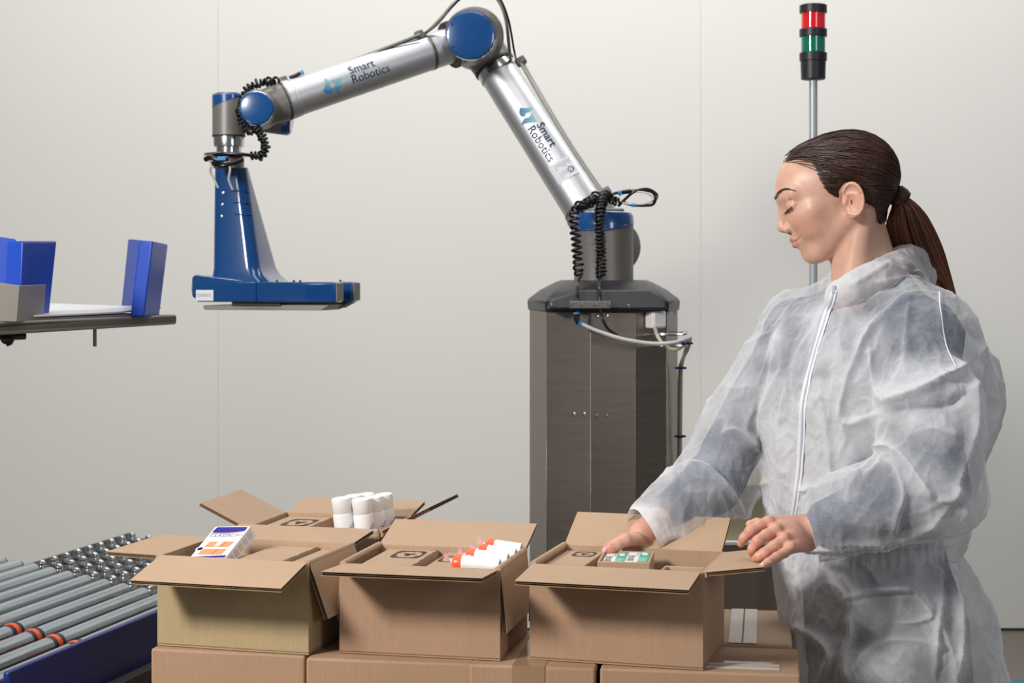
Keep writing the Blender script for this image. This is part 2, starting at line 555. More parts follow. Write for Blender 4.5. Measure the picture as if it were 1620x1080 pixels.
# shoulder joint (axis pointing away), carries the upper arm
Ysd = YB + .13
S = P(966, 391, Ysd)
b = MB(); b.revolve(S + Vector((0, -.09, 0)), (0, 1, 0), [(0, .065), (.002, .072), (.16, .072), (.175, .066)], 56); b.build('shoulder_joint', M['joint'], rob)
E0 = P(784, 108, 4.56)      # start of the tube under the elbow
E1 = P(926, 328, 4.44)
ax = (E1 - E0).normalized()
L = (E1 - E0).length
b = MB(); b.revolve(E1 - ax * .005, ax, [(0, .058), (.02, .063), (.026, .063), (.12, .064)], 56); b.build('arm_root', M['joint'], rob)
b = MB(); b.revolve(E1 - ax * .002, ax, [(0, .0605), (.008, .0605)], 56); b.build('gold_ring', M['steel'], rob)
b = MB(); b.revolve(E0, ax, [(0, .0515), (L, .0578)], 72); ut = b.build('upper_arm_tube', M['tube'], rob)
b = MB(); b.revolve(E0 - ax * .002, ax, [(0, .0535), (.004, .0545), (.024, .0548), (.026, .0525)], 64); b.build('steel_band', M['chrome'], rob)
b = MB(); b.revolve(E0 - ax * .012, ax, [(0, .0555), (.003, .0575), (.009, .0575), (.012, .0555)], 64); b.build('seal_ring', M['joint_dark'], rob)
Eu = P(752, 62, 4.575)
b = MB(); b.revolve(Eu, (E0 - Eu).normalized(), [(-.01, .058), ((E0 - Eu).length - .01, .0565)], 56)
b.revolve(Eu + Vector((0, -.075, 0)), (0, 1, 0), [(0, .07), (.004, .0765), (.135, .0765), (.15, .070)], 56)
b.build('elbow_housing', M['joint'], rob)
# forearm elbow joint, nearer
Ef = P(746, 59, 4.42)
F0 = P(714, 71, 4.42)       # ring at elbow
F1 = P(449, 160.5, 4.24)      # ring at wrist
fx = (F1 - F0).normalized(); FL = (F1 - F0).length
b = MB(); b.revolve(Ef, (0, 1, 0), [(-.07, .062), (-.066, .066), (.07, .066)], 56)
b.revolve(Ef, fx, [(-.01, .057), ((F0 - Ef).length, .0600)], 56); b.build('elbow_joint', M['joint'], rob)
Ec = Ef + Vector((0, -.07, 0))
b = MB(); b.revolve(P(744.5, 57, Ec.y), (0, -1, 0), [(-.002, .0635), (.002, .0640), (.008, .0628), (.018, .0625), (.022, .060), (.024, .054), (.0245, .01)], 64)
lid = b.build('elbow_lid', M['blue'], rob, smooth=25)
for a in (-50, 40, 150, 215):
    c = P(744.5, 57, Ec.y) + Vector((math.cos(math.radians(a)) * .053, -.0245, math.sin(math.radians(a)) * .053))
    b = MB(); b.revolve(c, (0, -1, 0), [(0, .0035), (.0012, .003), (.0013, .001)], 12); b.build('screw', M['joint_dark'], lid)
b = MB(); b.revolve(F0 - fx * .004, fx, [(0, .0600), (.003, .0615), (.009, .0615), (.012, .0595)], 64); b.build('seal_ring', M['joint_dark'], rob)
b = MB(); b.revolve(F0, fx, [(0, .0462), (FL, .0470)], 72); b.build('forearm_tube', M['tube'], rob)
b = MB(); b.revolve(F0 + fx * .062, fx, [(0, .0465), (.001, .0472), (.009, .0472), (.010, .0465)], 64); b.build('steel_band', M['steel_brown'], rob)
b = MB(); b.revolve(F1 - fx * .004, fx, [(-.030, .0475), (-.029, .0485), (-.022, .0485), (-.021, .0475), (-.018, .0475), (-.016, .0495), (-.001, .0495), (0, .048)], 64); b.build('wrist_collar', M['tube'], rob)
b = MB(); b.revolve(F1 - fx * .002, fx, [(0, .0490), (.0005, .0500), (.0045, .0500), (.005, .049)], 64); b.build('seal_ring', M['joint_dark'], rob)

# wrist
Wc = F1 + fx * .066
b = MB(); b.revolve(Wc, (F1 - Wc).normalized(), [(-.005, .044), ((F1 - Wc).length, .0495)], 48)
b.revolve(Wc + Vector((0, -.05, 0)), (0, 1, 0), [(0, .042), (.004, .045), (.10, .045)], 48)
b.build('wrist_housing', M['joint'], rob)
b = MB(); b.revolve(P(406.5, 171.5, Wc.y - .05), (0, -1, 0), [(-.002, .0425), (.004, .0428), (.012, .0418), (.015, .039), (.0165, .034), (.017, .005)], 56)
b.build('wrist_lid', M['blue'], rob, smooth=25)
# lower wrist barrel with lid on its right end
Wl = P(425, 190, 4.30)
b = MB(); b.revolve(P(372, 178, 4.32), (1, 0, -.12), [(0, .040), (.125, .042)], 48); b.build('wrist_barrel', M['joint'], rob)
b = MB(); b.revolve(P(372, 178, 4.32) + Vector((1, 0, -.12)).normalized() * .125, (1, 0, -.12), [(0, .0425), (.014, .042), (.021, .036), (.022, .004)], 48); b.build('barrel_lid', M['blue'], rob)
# vertical last joint
Yv = 4.24
Vx = P(362, 0, Yv).x; rv = .0405
b = MB(); b.revolve((Vx, Yv, 0), (0, 0, 1), [(P(0, 214, Yv).z, rv), (P(0, 150, Yv).z, rv)], 56); b.build('tool_joint', M['joint'], rob)
b = MB(); bot = []; mid = []; top = []
for k in range(56):
    a = 2 * PI * k / 56; ca, sa = math.cos(a), math.sin(a)
    bot.append((Vx + ca * (rv + .001), Yv + sa * (rv + .001), P(0, 162 - 9 * ca, Yv).z)); mid.append((Vx + ca * (rv + .001), Yv + sa * (rv + .001), P(0, 152 - 1 * ca, Yv).z))
    top.append((Vx + ca * (rv - .006), Yv + sa * (rv - .006), P(0, 148, Yv).z))
b.loft([bot, mid, top]); b.build('tool_joint_lid', M['blue'], rob)
b = MB(); b.revolve((Vx, Yv, 0), (0, 0, 1), [(P(0, 216.5, Yv).z, rv + .0006), (P(0, 214, Yv).z, rv + .0006)], 56); b.build('seal_ring', M['joint_dark'], rob)
b = MB(); b.revolve((Vx, Yv, 0), (0, 0, 1), [(P(0, 233, Yv).z, .033), (P(0, 232, Yv).z, .0375), (P(0, 217, Yv).z, .039), (P(0, 216, Yv).z, .0385)], 56)
b.revolve((Vx, Yv, 0), (0, 0, 1), [(P(0, 243, Yv).z, .031), (P(0, 232, Yv).z, .031)], 40)
b.build('tool_flange', M['chrome'], rob)

# writing on the tubes
def on_tube(A, axis, rA, rB, L, along, across, phi0, lift=.0007):
    """flat (along, across) -> point on the tube; phi0 = angle of the facing line"""
    up = Vector((0, 0, 1)); cam_dir = Vector((0, -1, 0))
    f = (cam_dir - axis * cam_dir.dot(axis)).normalized()
    s_ = axis.cross(f)
    r = rA + (rB - rA) * along / L + lift
    a = phi0 + across / r
    return A + axis * along + (f * math.cos(a) + s_ * math.sin(a)) * r


logo_m = bpy.data.materials.new('teal_blue_logo_print')
logo_m.use_nodes = True
_nt = logo_m.node_tree
_tc = _nt.nodes.new('ShaderNodeAttribute'); _tc.attribute_name = 'grad'
_cr = _nt.nodes.new('ShaderNodeValToRGB')
_cr.color_ramp.elements[0].color = srgb(10, 110, 180); _cr.color_ramp.elements[1].color = srgb(150, 205, 190)
_nt.links.new(_tc.outputs['Fac'], _cr.inputs[0]); _nt.links.new(_cr.outputs[0], _nt.nodes['Principled BSDF'].inputs['Base Color'])


def logo(name, fn, pieces, parent):
    b = MB(); g = []
    for pts in pieces:
        # pts: list of (x, y, gradient)
        cxx = sum(p[0] for p in pts) / len(pts); cyy = sum(p[1] for p in pts) / len(pts)
        k = len(b.v)
        from mathutils.geometry import tessellate_polygon
        tri = tessellate_polygon([[Vector((p[0], p[1], 0)) for p in pts]])
        b.add([fn(p[0], p[1]) for p in pts], [tuple(t_) for t_ in tri])
        g += [p[2] for p in pts]
    me = bpy.data.meshes.new(name)
    me.from_pydata(b.v, [], b.f); me.materials.append(logo_m)
    at = me.attributes.new('grad', 'FLOAT', 'POINT')
    at.data.foreach_set('value', g)
    o = bpy.data.objects.new(name, me); COL.objects.link(o); o.parent = parent
    o.matrix_parent_inverse = Matrix.Translation(parent.location).inverted()
    return o


# forearm lettering: reads from wrist towards elbow
sgn = -fx
sF = 4.31 / FOC


def f_fn(x, y, lift=.0012):
    # x measured from the wrist ring, y up the sheet
    return on_tube(F1, sgn, .0470, .0462, FL, x, y, 0.0, lift)


# which way is "up" on this tube: across grows along axis x f
_t0 = f_fn(.1, 0); _t1 = f_fn(.1, .01)
upsF = 1 if _t1.z > _t0.z else -1
b = MB()
ang = .0
placed_text(b, 'Smart', .0300, lambda x, y: f_fn(.172 + x * 1.0, upsF * (.0045 + y)), .003)
placed_text(b, 'Robotics', .0300, lambda x, y: f_fn(.170 + x * 1.0, upsF * (-.0200 + y)), .003)
b.build('lettering', M['navy'], rob, smooth=180)
lgp = [[(-.030, -.007, .05), (-.021, .004, .35), (-.013, .024, .85), (-.006, .013, .75), (-.0075, .007, .6), (-.0085, .000, .5), (-.005, -.006, .4), (.000, -.009, .3), (-.008, -.017, .0), (-.020, -.016, .0)],
       [(-.003, .0135, .7), (.010, .0125, .85), (.028, .0125, 1.0), (.020, -.006, .6), (.011, -.029, .0), (.004, -.017, .15), (.0015, -.009, .3), (.0055, -.004, .5), (.0065, .002, .6), (.003, .009, .7)]]
logo('logo', lambda x, y: f_fn(.120 + x, upsF * (-.008 + y)), lgp, rob)
# upper arm lettering: reads downwards
def u_fn(x, y):
    return on_tube(E0, ax, .0515, .0578, L, x, y, 0.0, .0013)


_t0 = u_fn(.1, 0); _t1 = u_fn(.1, .01)
upsU = 1 if _t1.x > _t0.x else -1
b = MB()
placed_text(b, 'Smart', .0310, lambda x, y: u_fn(.214 + x * 1.0, upsU * (.0060 + y)), .003, .0003)
placed_text(b, 'Robotics', .0310, lambda x, y: u_fn(.210 + x * 1.0, upsU * (-.0200 + y)), .003, .0003)
b.build('lettering', M['navy'], rob, smooth=180)
logo('logo', lambda x, y: u_fn(.180 + x, upsU * (.001 + y)), lgp, rob)
# rating label near the arm root
b = MB()
def patch(b, fn, x0, x1, y0, y1, nx=4, ny=6):
    vs = [fn(x0 + (x1 - x0) * i / nx, y0 + (y1 - y0) * j / ny) for j in range(ny + 1) for i in range(nx + 1)]
    b.add(vs, [(j * (nx + 1) + i, j * (nx + 1) + i + 1, (j + 1) * (nx + 1) + i + 1, (j + 1) * (nx + 1) + i) for j in range(ny) for i in range(nx)])


patch(b, u_fn, .330, .385, -.036, .030)
lb = b.build('rating_label', M['sticker'], rob, smooth=180)
b = MB()
rnd = random.Random(4)
for k in range(9):
    y = -.030 + k * .0052
    patch(b, lambda x, y_: on_tube(E0, ax, .0515, .0578, L, x, y_, 0, .0017), .336, .336 + rnd.uniform(.008, .02), y, y + .0014, 2, 1)
    patch(b, lambda x, y_: on_tube(E0, ax, .0515, .0578, L, x, y_, 0, .0017), .360, .360 + rnd.uniform(.010, .02), y, y + .0012, 2, 1)
b.build('small_print', M['gcable'], lb, smooth=180)
b = MB()
cN = 20
for rr0, rr1 in ((.0065, .0085),):
    vs = [on_tube(E0, ax, .0515, .0578, L, .366 + math.cos(2 * PI * k / cN) * r, upsU * .020 + math.sin(2 * PI * k / cN) * r, 0, .0018) for r in (rr0, rr1) for k in range(cN)]
    b.add(vs, [(k, (k + 1) % cN, (k + 1) % cN + cN, k + cN) for k in range(cN)])
b.build('round_mark', M['panel_blue'], lb, smooth=180)

# ------------------------------------------------------------ cables of the robot
def cable(name, pts, r, m, label=None, parent=None, n=8, sm=8):
    b = MB(); b.tube(spline(pts, sm), r, n)
    return b.build(name, m, parent if parent is not None else rob, label=label, smooth=60)


cable('cable', [P(808, 95, 4.52), P(806, 80, 4.47), P(800, 30, 4.38), P(786, -2, 4.36), P(760, -22, 4.36), P(720, 4, 4.36), P(700, 26, 4.37), P(676, 50, 4.37), P(664, 56, 4.37)], .0042, M['gcable'])
cable('cable', [P(816, 92, 4.50), P(813, 78, 4.45), P(804, 30, 4.37), P(788, -6, 4.35), P(758, -28, 4.35), P(718, 8, 4.35), P(690, 40, 4.36), P(668, 55, 4.37)], .0028, M['blk'])
cable('cable', [P(665, 54, 4.36), P(600, 79, 4.33), P(540, 101, 4.30), P(478, 122, 4.28), P(455, 132, 4.27)], .0036, M['gcable'])
cable('cable', [P(665, 57, 4.35), P(600, 82, 4.32), P(540, 105, 4.29), P(490, 120, 4.27), P(455, 132, 4.26)], .0024, M['blk'])
cable('cable', [P(824, 100, 4.46), P(850, 146, 4.43), P(900, 228, 4.38), P(954, 308, 4.33)], .0042, M['gcable'])
cable('cable', [P(829, 100, 4.47), P(857, 148, 4.44), P(904, 226, 4.39), P(958, 306, 4.34)], .0028, M['hose'])
for (px, py, Y, d) in ((664, 57, 4.37, fx), (449, 130, 4.27, fx), (824, 97, 4.47, ax), (958, 304, 4.34, ax)):
    c = P(px, py, Y)
    b = MB(); s2 = d.cross(Vector((0, -1, 0))).normalized(); f2 = d.cross(s2)
    b.hexa([c + d * x + s2 * y + f2 * z for z in (-.012, .012) for x, y in ((-.010, -.014), (.010, -.014), (.010, .014), (-.010, .014))])
    b.build('cable_clip', M['bracket'], rob, bevel=0.004, seg=3)
# black plugs at the forearm end of the hose
b = MB(); b.tube([P(458, 123, 4.25), P(468, 119, 4.25), P(476, 115, 4.25)], .0055, 10); b.build('hose_connector', M['blk'], rob)
b = MB(); b.tube([P(477, 114.5, 4.25), P(480, 113.5, 4.25)], .0062, 10); b.build('hose_collar', M['cyan'], rob, label='cyan collar')


def coilobj(pts, R, turns, r=.0026, irr=.1, seed=1, per=12, m=None):
    b = MB(); b.tube(coil(pts, R, turns, per, irr, seed), r, 7)
    return b.build('coiled_cable', m or M['blk'], rob, smooth=60)


# coils at the wrist
coilobj([P(438, 128, 4.20), P(420, 130, 4.18), P(402, 134, 4.18), P(388, 146, 4.18), P(383, 165, 4.18)], .0085, 12, r=.0034, irr=.25, seed=2)
coilobj([P(383, 165, 4.17), P(380, 182, 4.16), P(388, 200, 4.16), P(400, 212, 4.16)], .0085, 9, r=.0034, irr=.25, seed=3)
coilobj([P(404, 200, 4.16), P(414, 215, 4.15), P(420, 232, 4.15), P(414, 246, 4.15), P(398, 245, 4.15)], .0085, 12, r=.0036, irr=.2, seed=5)
cable('cable', [P(400, 246, 4.15), P(380, 244, 4.17), P(350, 243, 4.18), P(328, 250, 4.20)], .0042, M['blk'])
# bundle above the shoulder and the two hanging coils
coilobj([P(945, 308, 4.26), P(930, 322, 4.22), P(915, 327, 4.20), P(908, 342, 4.19), P(911, 375, 4.19), P(914, 410, 4.19), P(916, 434, 4.18)], .0112, 18, seed=1, r=.0033)
coilobj([P(958, 306, 4.25), P(952, 322, 4.21), P(949, 345, 4.19), P(950, 380, 4.19), P(951, 410, 4.19), P(951, 438, 4.18)], .0112, 26, seed=2, r=.0032)
coilobj([P(935, 318, 4.2), P(925, 322, 4.19), P(918, 332, 4.18)], .010, 4, seed=7, r=.003)
coilobj([P(962, 312, 4.25), P(972, 318, 4.24), P(980, 316, 4.24)], .0095, 4, seed=8, r=.003)
cable('cable', [P(962, 312, 4.24), P(972, 306, 4.23), P(990, 303, 4.23), P(1012, 301, 4.22), P(1030, 303, 4.22), P(1037, 312, 4.22), P(1033, 323, 4.22), P(1018, 325, 4.22), P(1000, 324, 4.22), P(985, 320, 4.23)], .0036, M['blk'])
cable('cable', [P(978, 326, 4.24), P(990, 314, 4.23), P(1004, 303, 4.22), P(1024, 299, 4.22), P(1039, 308, 4.22), P(1034, 321, 4.22)], .0036, M['blk'])
cable('cable', [P(985, 321, 4.22), P(1003, 323, 4.21), P(1022, 322, 4.21), P(1034, 314, 4.21), P(1022, 305, 4.21), P(1005, 303, 4.22)], .0022, M['hose'])
b = MB(); b.tube([P(978, 305.5, 4.225), P(983, 304.5, 4.225)], .0068, 10); b.build('hose_collar', M['cyan'], rob, label='cyan collar')
b = MB(); b.tube([P(1000, 324, 4.21), P(1005, 324.5, 4.21)], .005, 10); b.build('hose_collar', M['cyan'], rob, label='cyan collar')
b = MB(); b.tube([P(984, 304, 4.225), P(998, 302, 4.225)], .006, 10); b.build('hose_connector', M['blk'], rob)
cable('cable', [P(916, 434, 4.18), P(921, 433, 4.17), P(914, 446, 4.12), P(914, 465, 4.095), P(914.5, 490, 4.085), P(913, 497, 4.08)], .0034, M['blk'])
cable('cable', [P(951, 438, 4.18), P(947, 448, 4.12), P(949, 462, 4.09), P(950, 488, 4.08), P(954, 506, 4.07), P(962, 520, 4.075), P(976, 530, 4.08)], .0034, M['blk'])
b = MB(); b.tube([P(912.5, 497, 4.08), P(912, 505, 4.08), P(916, 511, 4.08)], .0075, 12); b.build('hose_elbow', M['blk'], rob)
b = MB(); b.tube([P(912.5, 494, 4.08), P(912.5, 496.5, 4.08)], .0082, 12); b.build('hose_collar', M['cyan'], rob, label='cyan collar')
b = MB(); b.tube([P(916, 510, 4.08), P(919, 511.5, 4.08)], .008, 12); b.build('hose_collar', M['cyan'], rob, label='cyan collar')
cable('air_hose', [P(918, 511, 4.08), P(945, 523, 4.07), P(985, 536, 4.06), P(1030, 543, 4.06), P(1064, 542, 4.06), P(1084, 537, 4.09), P(1092, 534, 4.14), P(1088, 552, 4.2), P(1079, 570, 4.24), P(1075, 600, 4.28), P(1074, 740, 4.32)], .0046, M['hose'], label='pale air hose')
cable('cable', [P(1036, 519, 4.12), P(1041, 533, 4.09), P(1052, 547, 4.08), P(1068, 553, 4.08), P(1082, 545, 4.1), P(1090, 536, 4.13), P(1084, 556, 4.2), P(1078, 580, 4.25), P(1077, 620, 4.28), P(1076, 740, 4.31)], .0046, M['bcable'], label='beige cable')
for px, py, Y in ((1087, 543, 4.09), (1077, 582, 4.24), (1076, 690, 4.29)):
    b = MB(); b.tube([P(px - 8, py, Y - .01), P(px, py + 1, Y - .017), P(px + 8, py, Y - .01), P(px, py - 1, Y + .01), P(px - 8, py, Y - .01)], .0025, 8); b.build('cable_tie', M['navy'], rob, label='navy cable tie')

# ------------------------------------------------------------ gripper (hangs from the tool flange)
gr = thing('gripper', 'glossy blue vacuum gripper with a tapered neck and forked foot hanging from the arm', 'gripper', (P(362, 0, 4.2).x, 4.25, 1.355))
ga = math.radians(15.5)
gw = Vector((math.cos(ga), -math.sin(ga), 0)); gd = Vector((math.sin(ga), math.cos(ga), 0))
G0 = P(310, 478, 4.255)
G0 = Vector((G0.x, G0.y, 0))
gz0 = P(0, 478, 4.2).z; gz1 = P(0, 446, 4.2).z


def G(u, v, z):
    return G0 + gw * u + gd * v + Vector((0, 0, z))


GL = .372


def plan_prism(pts, z0, z1, name, m, parent=gr, bevel=.004, **k):
    b = MB(); b.prism([G(u, v, z0) for u, v in pts], (0, 0, z1 - z0)); return b.build(name, m, parent, bevel=bevel, seg=3, **k)


# fork body: joined on the left, two prongs to the right
plan_prism([(0, 0), (.16, 0), (.163, -.001), (GL, -.001), (GL, .052), (.20, .052), (.20, .115), (GL, .115), (GL, .168), (0, .168)], gz0, gz1, 'foot', M['gblue'], bevel=.005)
b = MB(); b.prism([G(.1625, -.0025, gz0 + .002), G(.1637, -.0025, gz0 + .002), G(.1637, -.0025, gz1 - .004), G(.1625, -.0025, gz1 - .004)], gd * .002); b.build('joint_line', M['navy'], gr)
for v0 in (-.001, .115):
    b = MB(); b.prism([G(GL - .002, v0 + .004, gz0 + .004), G(GL - .002, v0 + .049, gz0 + .004), G(GL - .002, v0 + .049, gz1 - .003), G(GL - .002, v0 + .004, gz1 - .003)], gw * .004); b.build('end_plate', M['bracket'], gr)
# left nose, higher
zl0 = P(0, 469, 4.25).z; zl1 = P(0, 434, 4.25).z
b = MB(); prof = [(-.014, zl0), (-.014, zl1 - .008), (-.006, zl1), (.05, gz1 + .012), (.13, gz1 + .003), (.16, gz1 - .004), (.16, gz0 + .01), (.0, gz0 + .006)]
b.prism([G(u, .003, z) for u, z in prof], gd * .16); b.build('nose', M['gblue'], gr, bevel=.005, seg=3)
b = MB(); b.revolve(G(-.014, .03, P(0, 455, 4.25).z), -gw, [(0, .016), (.006, .016), (.0065, .012)], 32); b.build('rubber_cap', M['rubber'], gr, label='pale green round cap')
# neck
def nr(z, u0, u1, v0, v1, r=.012):
    pts = []
    for (cu, cv, a0) in ((u1 - r, v0 + r, -90), (u1 - r, v1 - r, 0), (u0 + r, v1 - r, 90), (u0 + r, v0 + r, 180)):
        for k in range(11):
            a = math.radians(a0 + 9 * k)
            pts.append(G(cu + r * math.cos(a), cv + r * math.sin(a), z))
    return pts


rings = []
NT = P(0, 262, 4.22).z; NB = gz1 - .002
for k in range(17):
    t_ = k / 16.0
    z = NB + (NT - NB) * t_
    fl = .03 * max(0, 1 - t_ * 7) ** 2
    u0 = .031 - .013 * t_ - fl * .3; u1 = .163 - .060 * t_ + fl * .9
    v0 = .012 + .040 * t_ - fl * .1; v1 = .168 - .030 * t_ + (.0)
    v1 = .172 - .070 * t_
    rr = .030 - .006 * t_
    rings.append(nr(z, u0, u1, v0, v1, rr))
b = MB(); b.loft(rings); neck = b.build('neck', M['gblue'], gr, smooth=50)
# pressed ribs in the neck's corner
for k, py in enumerate((300, 319, 338)):
    z = P(0, py, 4.2).z
    t_ = (z - NB) / (NT - NB)
    u1 = .163 - .060 * t_; v0 = .012 + .040 * t_
    b = MB(); b.tube([G(u1 - .038, v0 - .0005, z + .001), G(u1 - .018, v0 - .001, z), G(u1 - .006, v0 + .002, z - .001), G(u1 - .0003, v0 + .012, z)], .0016, 8); b.build('pressed_rib', M['gblue'], neck)
    b = MB(); b.revolve(G(.052, v0 + .0005, z - .004), -gd, [(0, .004), (.0015, .0035), (.002, .001)], 12); b.build('screw', M['chrome'], neck)
# mounting disc and cables at the top of the neck
b = MB(); b.revolve((Vx - .004, Yv, 0), (0, 0, 1), [(P(0, 248, Yv).z, .030), (P(0, 247, Yv).z, .058), (P(0, 243, Yv).z, .058), (P(0, 242, Yv).z, .05)], 48); b.build('mounting_disc', M['chrome'], gr)
b = MB(); b.revolve((Vx, Yv, 0), (0, 0, 1), [(P(0, 266, Yv).z, .038), (P(0, 250, Yv).z, .038), (P(0, 248, Yv).z, .034)], 40); b.build('neck_ring', M['steel_brown'], gr)
for pts, m_, r in (([P(330, 250, 4.17), P(334, 262, 4.16), P(333, 272, 4.17), P(340, 286, 4.175), P(345, 297, 4.18)], M['hose'], .0028),
                   ([P(362, 250, 4.16), P(364, 268, 4.155), P(362, 284, 4.16), P(368, 300, 4.17)], M['hose'], .0028),
                   ([P(325, 252, 4.17), P(333, 249, 4.16), P(345, 253, 4.155), P(362, 250, 4.155)], M['blk'], .0065),
                   ([P(334, 258, 4.17), P(350, 262, 4.155), P(368, 258, 4.155), P(385, 252, 4.16)], M['blk'], .0055)):
    b = MB(); b.tube(spline(pts, 6), r, 9); b.build('hose' if m_ is M['hose'] else 'black_connector', m_, gr, smooth=60)
b = MB(); b.box(P(343, 254, 4.145), P(359, 248, 4.16)); b.build('cyan_clip', M['cyan'], gr, bevel=.002, label='cyan clip')
# sticker with the serial number
b = MB(); z0, z1 = P(0, 475.5, 4.25).z, P(0, 458.5, 4.25).z
b.prism([G(.001, -.0012, z0), G(.048, -.0012, z0), G(.048, -.0012, z1), G(.001, -.0012, z1)], gd * -.0006); sk = b.build('serial_sticker', M['sticker'], gr, bevel=.0)
b = MB(); placed_text(b, 'GF0005', .0118, lambda x, y: G(.0045 + x, -.0021, z0 + .0095 + y)); b.build('sticker_print', M['gcable'], sk)
# plates under the foot
b = MB(); zq = gz0
b.prism([G(.01, .02, zq - .009), G(.01, .02, zq - .017), G(.015, .02, zq - .020), G(.325, .02, zq - .020), G(.347, .02, zq - .007), G(.16, .02, zq - .007)], gd * .13); b.build('suction_plate', M['tray'], gr, bevel=.001)
b = MB(); b.prism([G(.09, .015, zq), G(.22, .015, zq), G(.22, .015, zq - .009), G(.09, .015, zq - .009)], gd * .14)
b.prism([G(.225, .118, zq), G(.365, .118, zq), G(.335, .118, zq - .016), G(.225, .118, zq - .016)], gd * .045); b.build('dark_spacer', M['joint_dark'], gr)
for u, v in ((.205, .03), (.25, .03), (.275, .01), (.33, .14)):
    b = MB(); b.revolve(G(u, v, gz1), (0, 0, 1), [(0, .003), (.004, .003), (.005, .002)], 10); b.build('stud', M['joint_dark'], gr)

# ------------------------------------------------------------ raised tray at the left edge
tr = thing('infeed_tray', 'raised grey steel tray with upright blue corner guides at the left edge', 'tray', (-.85, 3.2, 1.3))
tu = Vector((.371, .929, 0)); tv = Vector((-.929, .371, 0))      # along the rim, away from the camera to the left
T0 = P(0, 509, 3.0)


def T(u, v, z):
    return Vector((T0.x, T0.y, 0)) + tu * u + tv * v + Vector((0, 0, z))


z0_ = P(262, 498, 3.48).z
TLn = .56
ztr = 1.342
b = MB(); b.prism([T(-.35, 0, ztr), T(TLn, 0, ztr), T(TLn, 0, ztr - .020), T(-.35, 0, ztr - .025)], tv * .03); b.build('rim', M['tray'], tr, bevel=.003, seg=3)
b = MB(); b.prism([T(-.35, .0, ztr - .004), T(TLn, .0, ztr - .004), T(TLn, .95, ztr - .004), T(-.35, .95, ztr - .004)], (0, 0, -.012)); b.build('deck', M['tray'], tr)
b = MB(); b.prism([T(-.2, .02, ztr + .003), T(.38, .02, ztr + .006), T(.55, .03, ztr + .012), T(.56, .30, ztr + .017), T(.3, .45, ztr + .015), T(-.2, .45, ztr + .010)], (0, 0, .004)); b.build('sheet', M['sheet'], tr, bevel=.001)
b = MB(); b.prism([T(-.2, .01, ztr - .002), T(.50, .01, ztr + .0), T(.50, .3, ztr + .0), T(-.2, .3, ztr)], (0, 0, .004)); b.build('sheet_edge', M['umber'], tr)
def guide(pts, name='corner_guide', m=None, th=None, parent=tr):
    b = MB(); b.prism(pts, th); return b.build(name, m or M['pblue'], parent, bevel=.004, seg=3)


# right guide: L of two plates
YR = 3.36
a0 = P(228, 501, YR); a1 = P(252, 501, 3.52); a2 = P(266, 386, 3.52); a3 = P(242, 381, YR)
guide([a0, a1, a2, a3], th=(-.03, .01, 0))
a0 = P(228, 500, YR + .005); a1 = P(196, 487, 3.78); a2 = P(207, 378, 3.78); a3 = P(240, 381, YR + .005)
guide([a0, a1, a2, a3], th=(-.012, .028, 0))
# left guides
a0 = P(32, 506, 3.07); a1 = P(77, 506, 3.26); a2 = P(90, 381, 3.26); a3 = P(37, 381, 3.07)
guide([a0, a1, a2, a3], th=(-.035, .02, 0))
a0 = P(-60, 505, 3.10); a1 = P(18, 506, 3.10); a2 = P(26, 378, 3.10); a3 = P(-60, 366, 3.10)
guide([a0, a1, a2, a3], th=(-.01, .03, 0))
bs = MB(); bs.prism([P(27, 509, 3.015), P(68, 509, 3.185), P(73, 450, 3.185), P(31, 451.5, 3.015)], (-.006, .004, 0)); 
bs.prism([P(-60, 507, 3.00), P(27, 509, 3.015), P(31, 451.5, 3.015), P(-60, 439, 3.00)], (.0, .006, 0)); bs.build('corner_bracket', M['tray'], tr, bevel=.001)
for px, py, Y in ((150, 520, 3.3),):
    b = MB(); b.cyl(P(px, 517, Y), P(px, 548, Y), .0035, n=12); b.build('pin', M['steel_brown'], tr)
b = MB(); b.sphere(P(12, 536, 3.06), .013, 10, 6, (1, 1, .8)); b.tube([P(-30, 530, 3.1), P(8, 532, 3.08), P(40, 531, 3.1)], .007, 8); b.cyl(P(12, 538, 3.06), P(16, 546, 3.06), .006, n=8); b.build('knob', M['blk'], tr)
for px, py, Y in ((109, 515, 3.18), (204, 508, 3.36)):
    pass
# post that carries the tray, outside the frame
b = MB(); b.box((-1.70, 3.36, 0), (-1.62, 3.44, 1.33)); b.build('post', M['tray'], tr, bevel=.003)

# ------------------------------------------------------------ roller conveyor with ball table
cv = thing('roller_conveyor', 'roller conveyor with steel rollers, ball transfer end and a blue side panel with its shade in the colour', 'conveyor', (-.9, 3.4, 0))
ca_ = math.radians(15.1)
cd = Vector((math.sin(ca_), math.cos(ca_), 0)); cp = Vector((math.cos(ca_), -math.sin(ca_), 0))
ZC = .80
first = P(31, 883, 3.755); first.z = 0
step = cp * .0606 - cd * .033
RR = .0162
for i in range(-1, 10):
    end = first + step * i + Vector((0, 0, ZC - RR))
    a = end - cd * 1.7
    ro = MB(); ro.cyl(a, end - cd * .012, RR, n=28)
    r_ = ro.build('roller', M['zinc'], cv)
    e = MB(); e.revolve(end - cd * .012, cd, [(0, RR * .9), (.004, RR * .82), (.010, RR * .75), (.012, .008), (.02, .006)], 20); e.build('bearing_cap', M['joint_dark'], r_, label='dark bearing cap')
    if i >= 6:
        g = end - cd * .43
        e = MB(); e.revolve(g, cd, [(-.018, RR + .0004), (.018, RR + .0004)], 28); e.build('groove', M['joint_dark'], r_, label='dark belt groove')
        e = MB(); e.revolve(g, cd, [(-.006, RR + .001), (-.004, RR + .002), (.004, RR + .002), (.006, RR + .001)], 28); e.build('drive_belt', M['orange'], r_, label='orange drive belt')
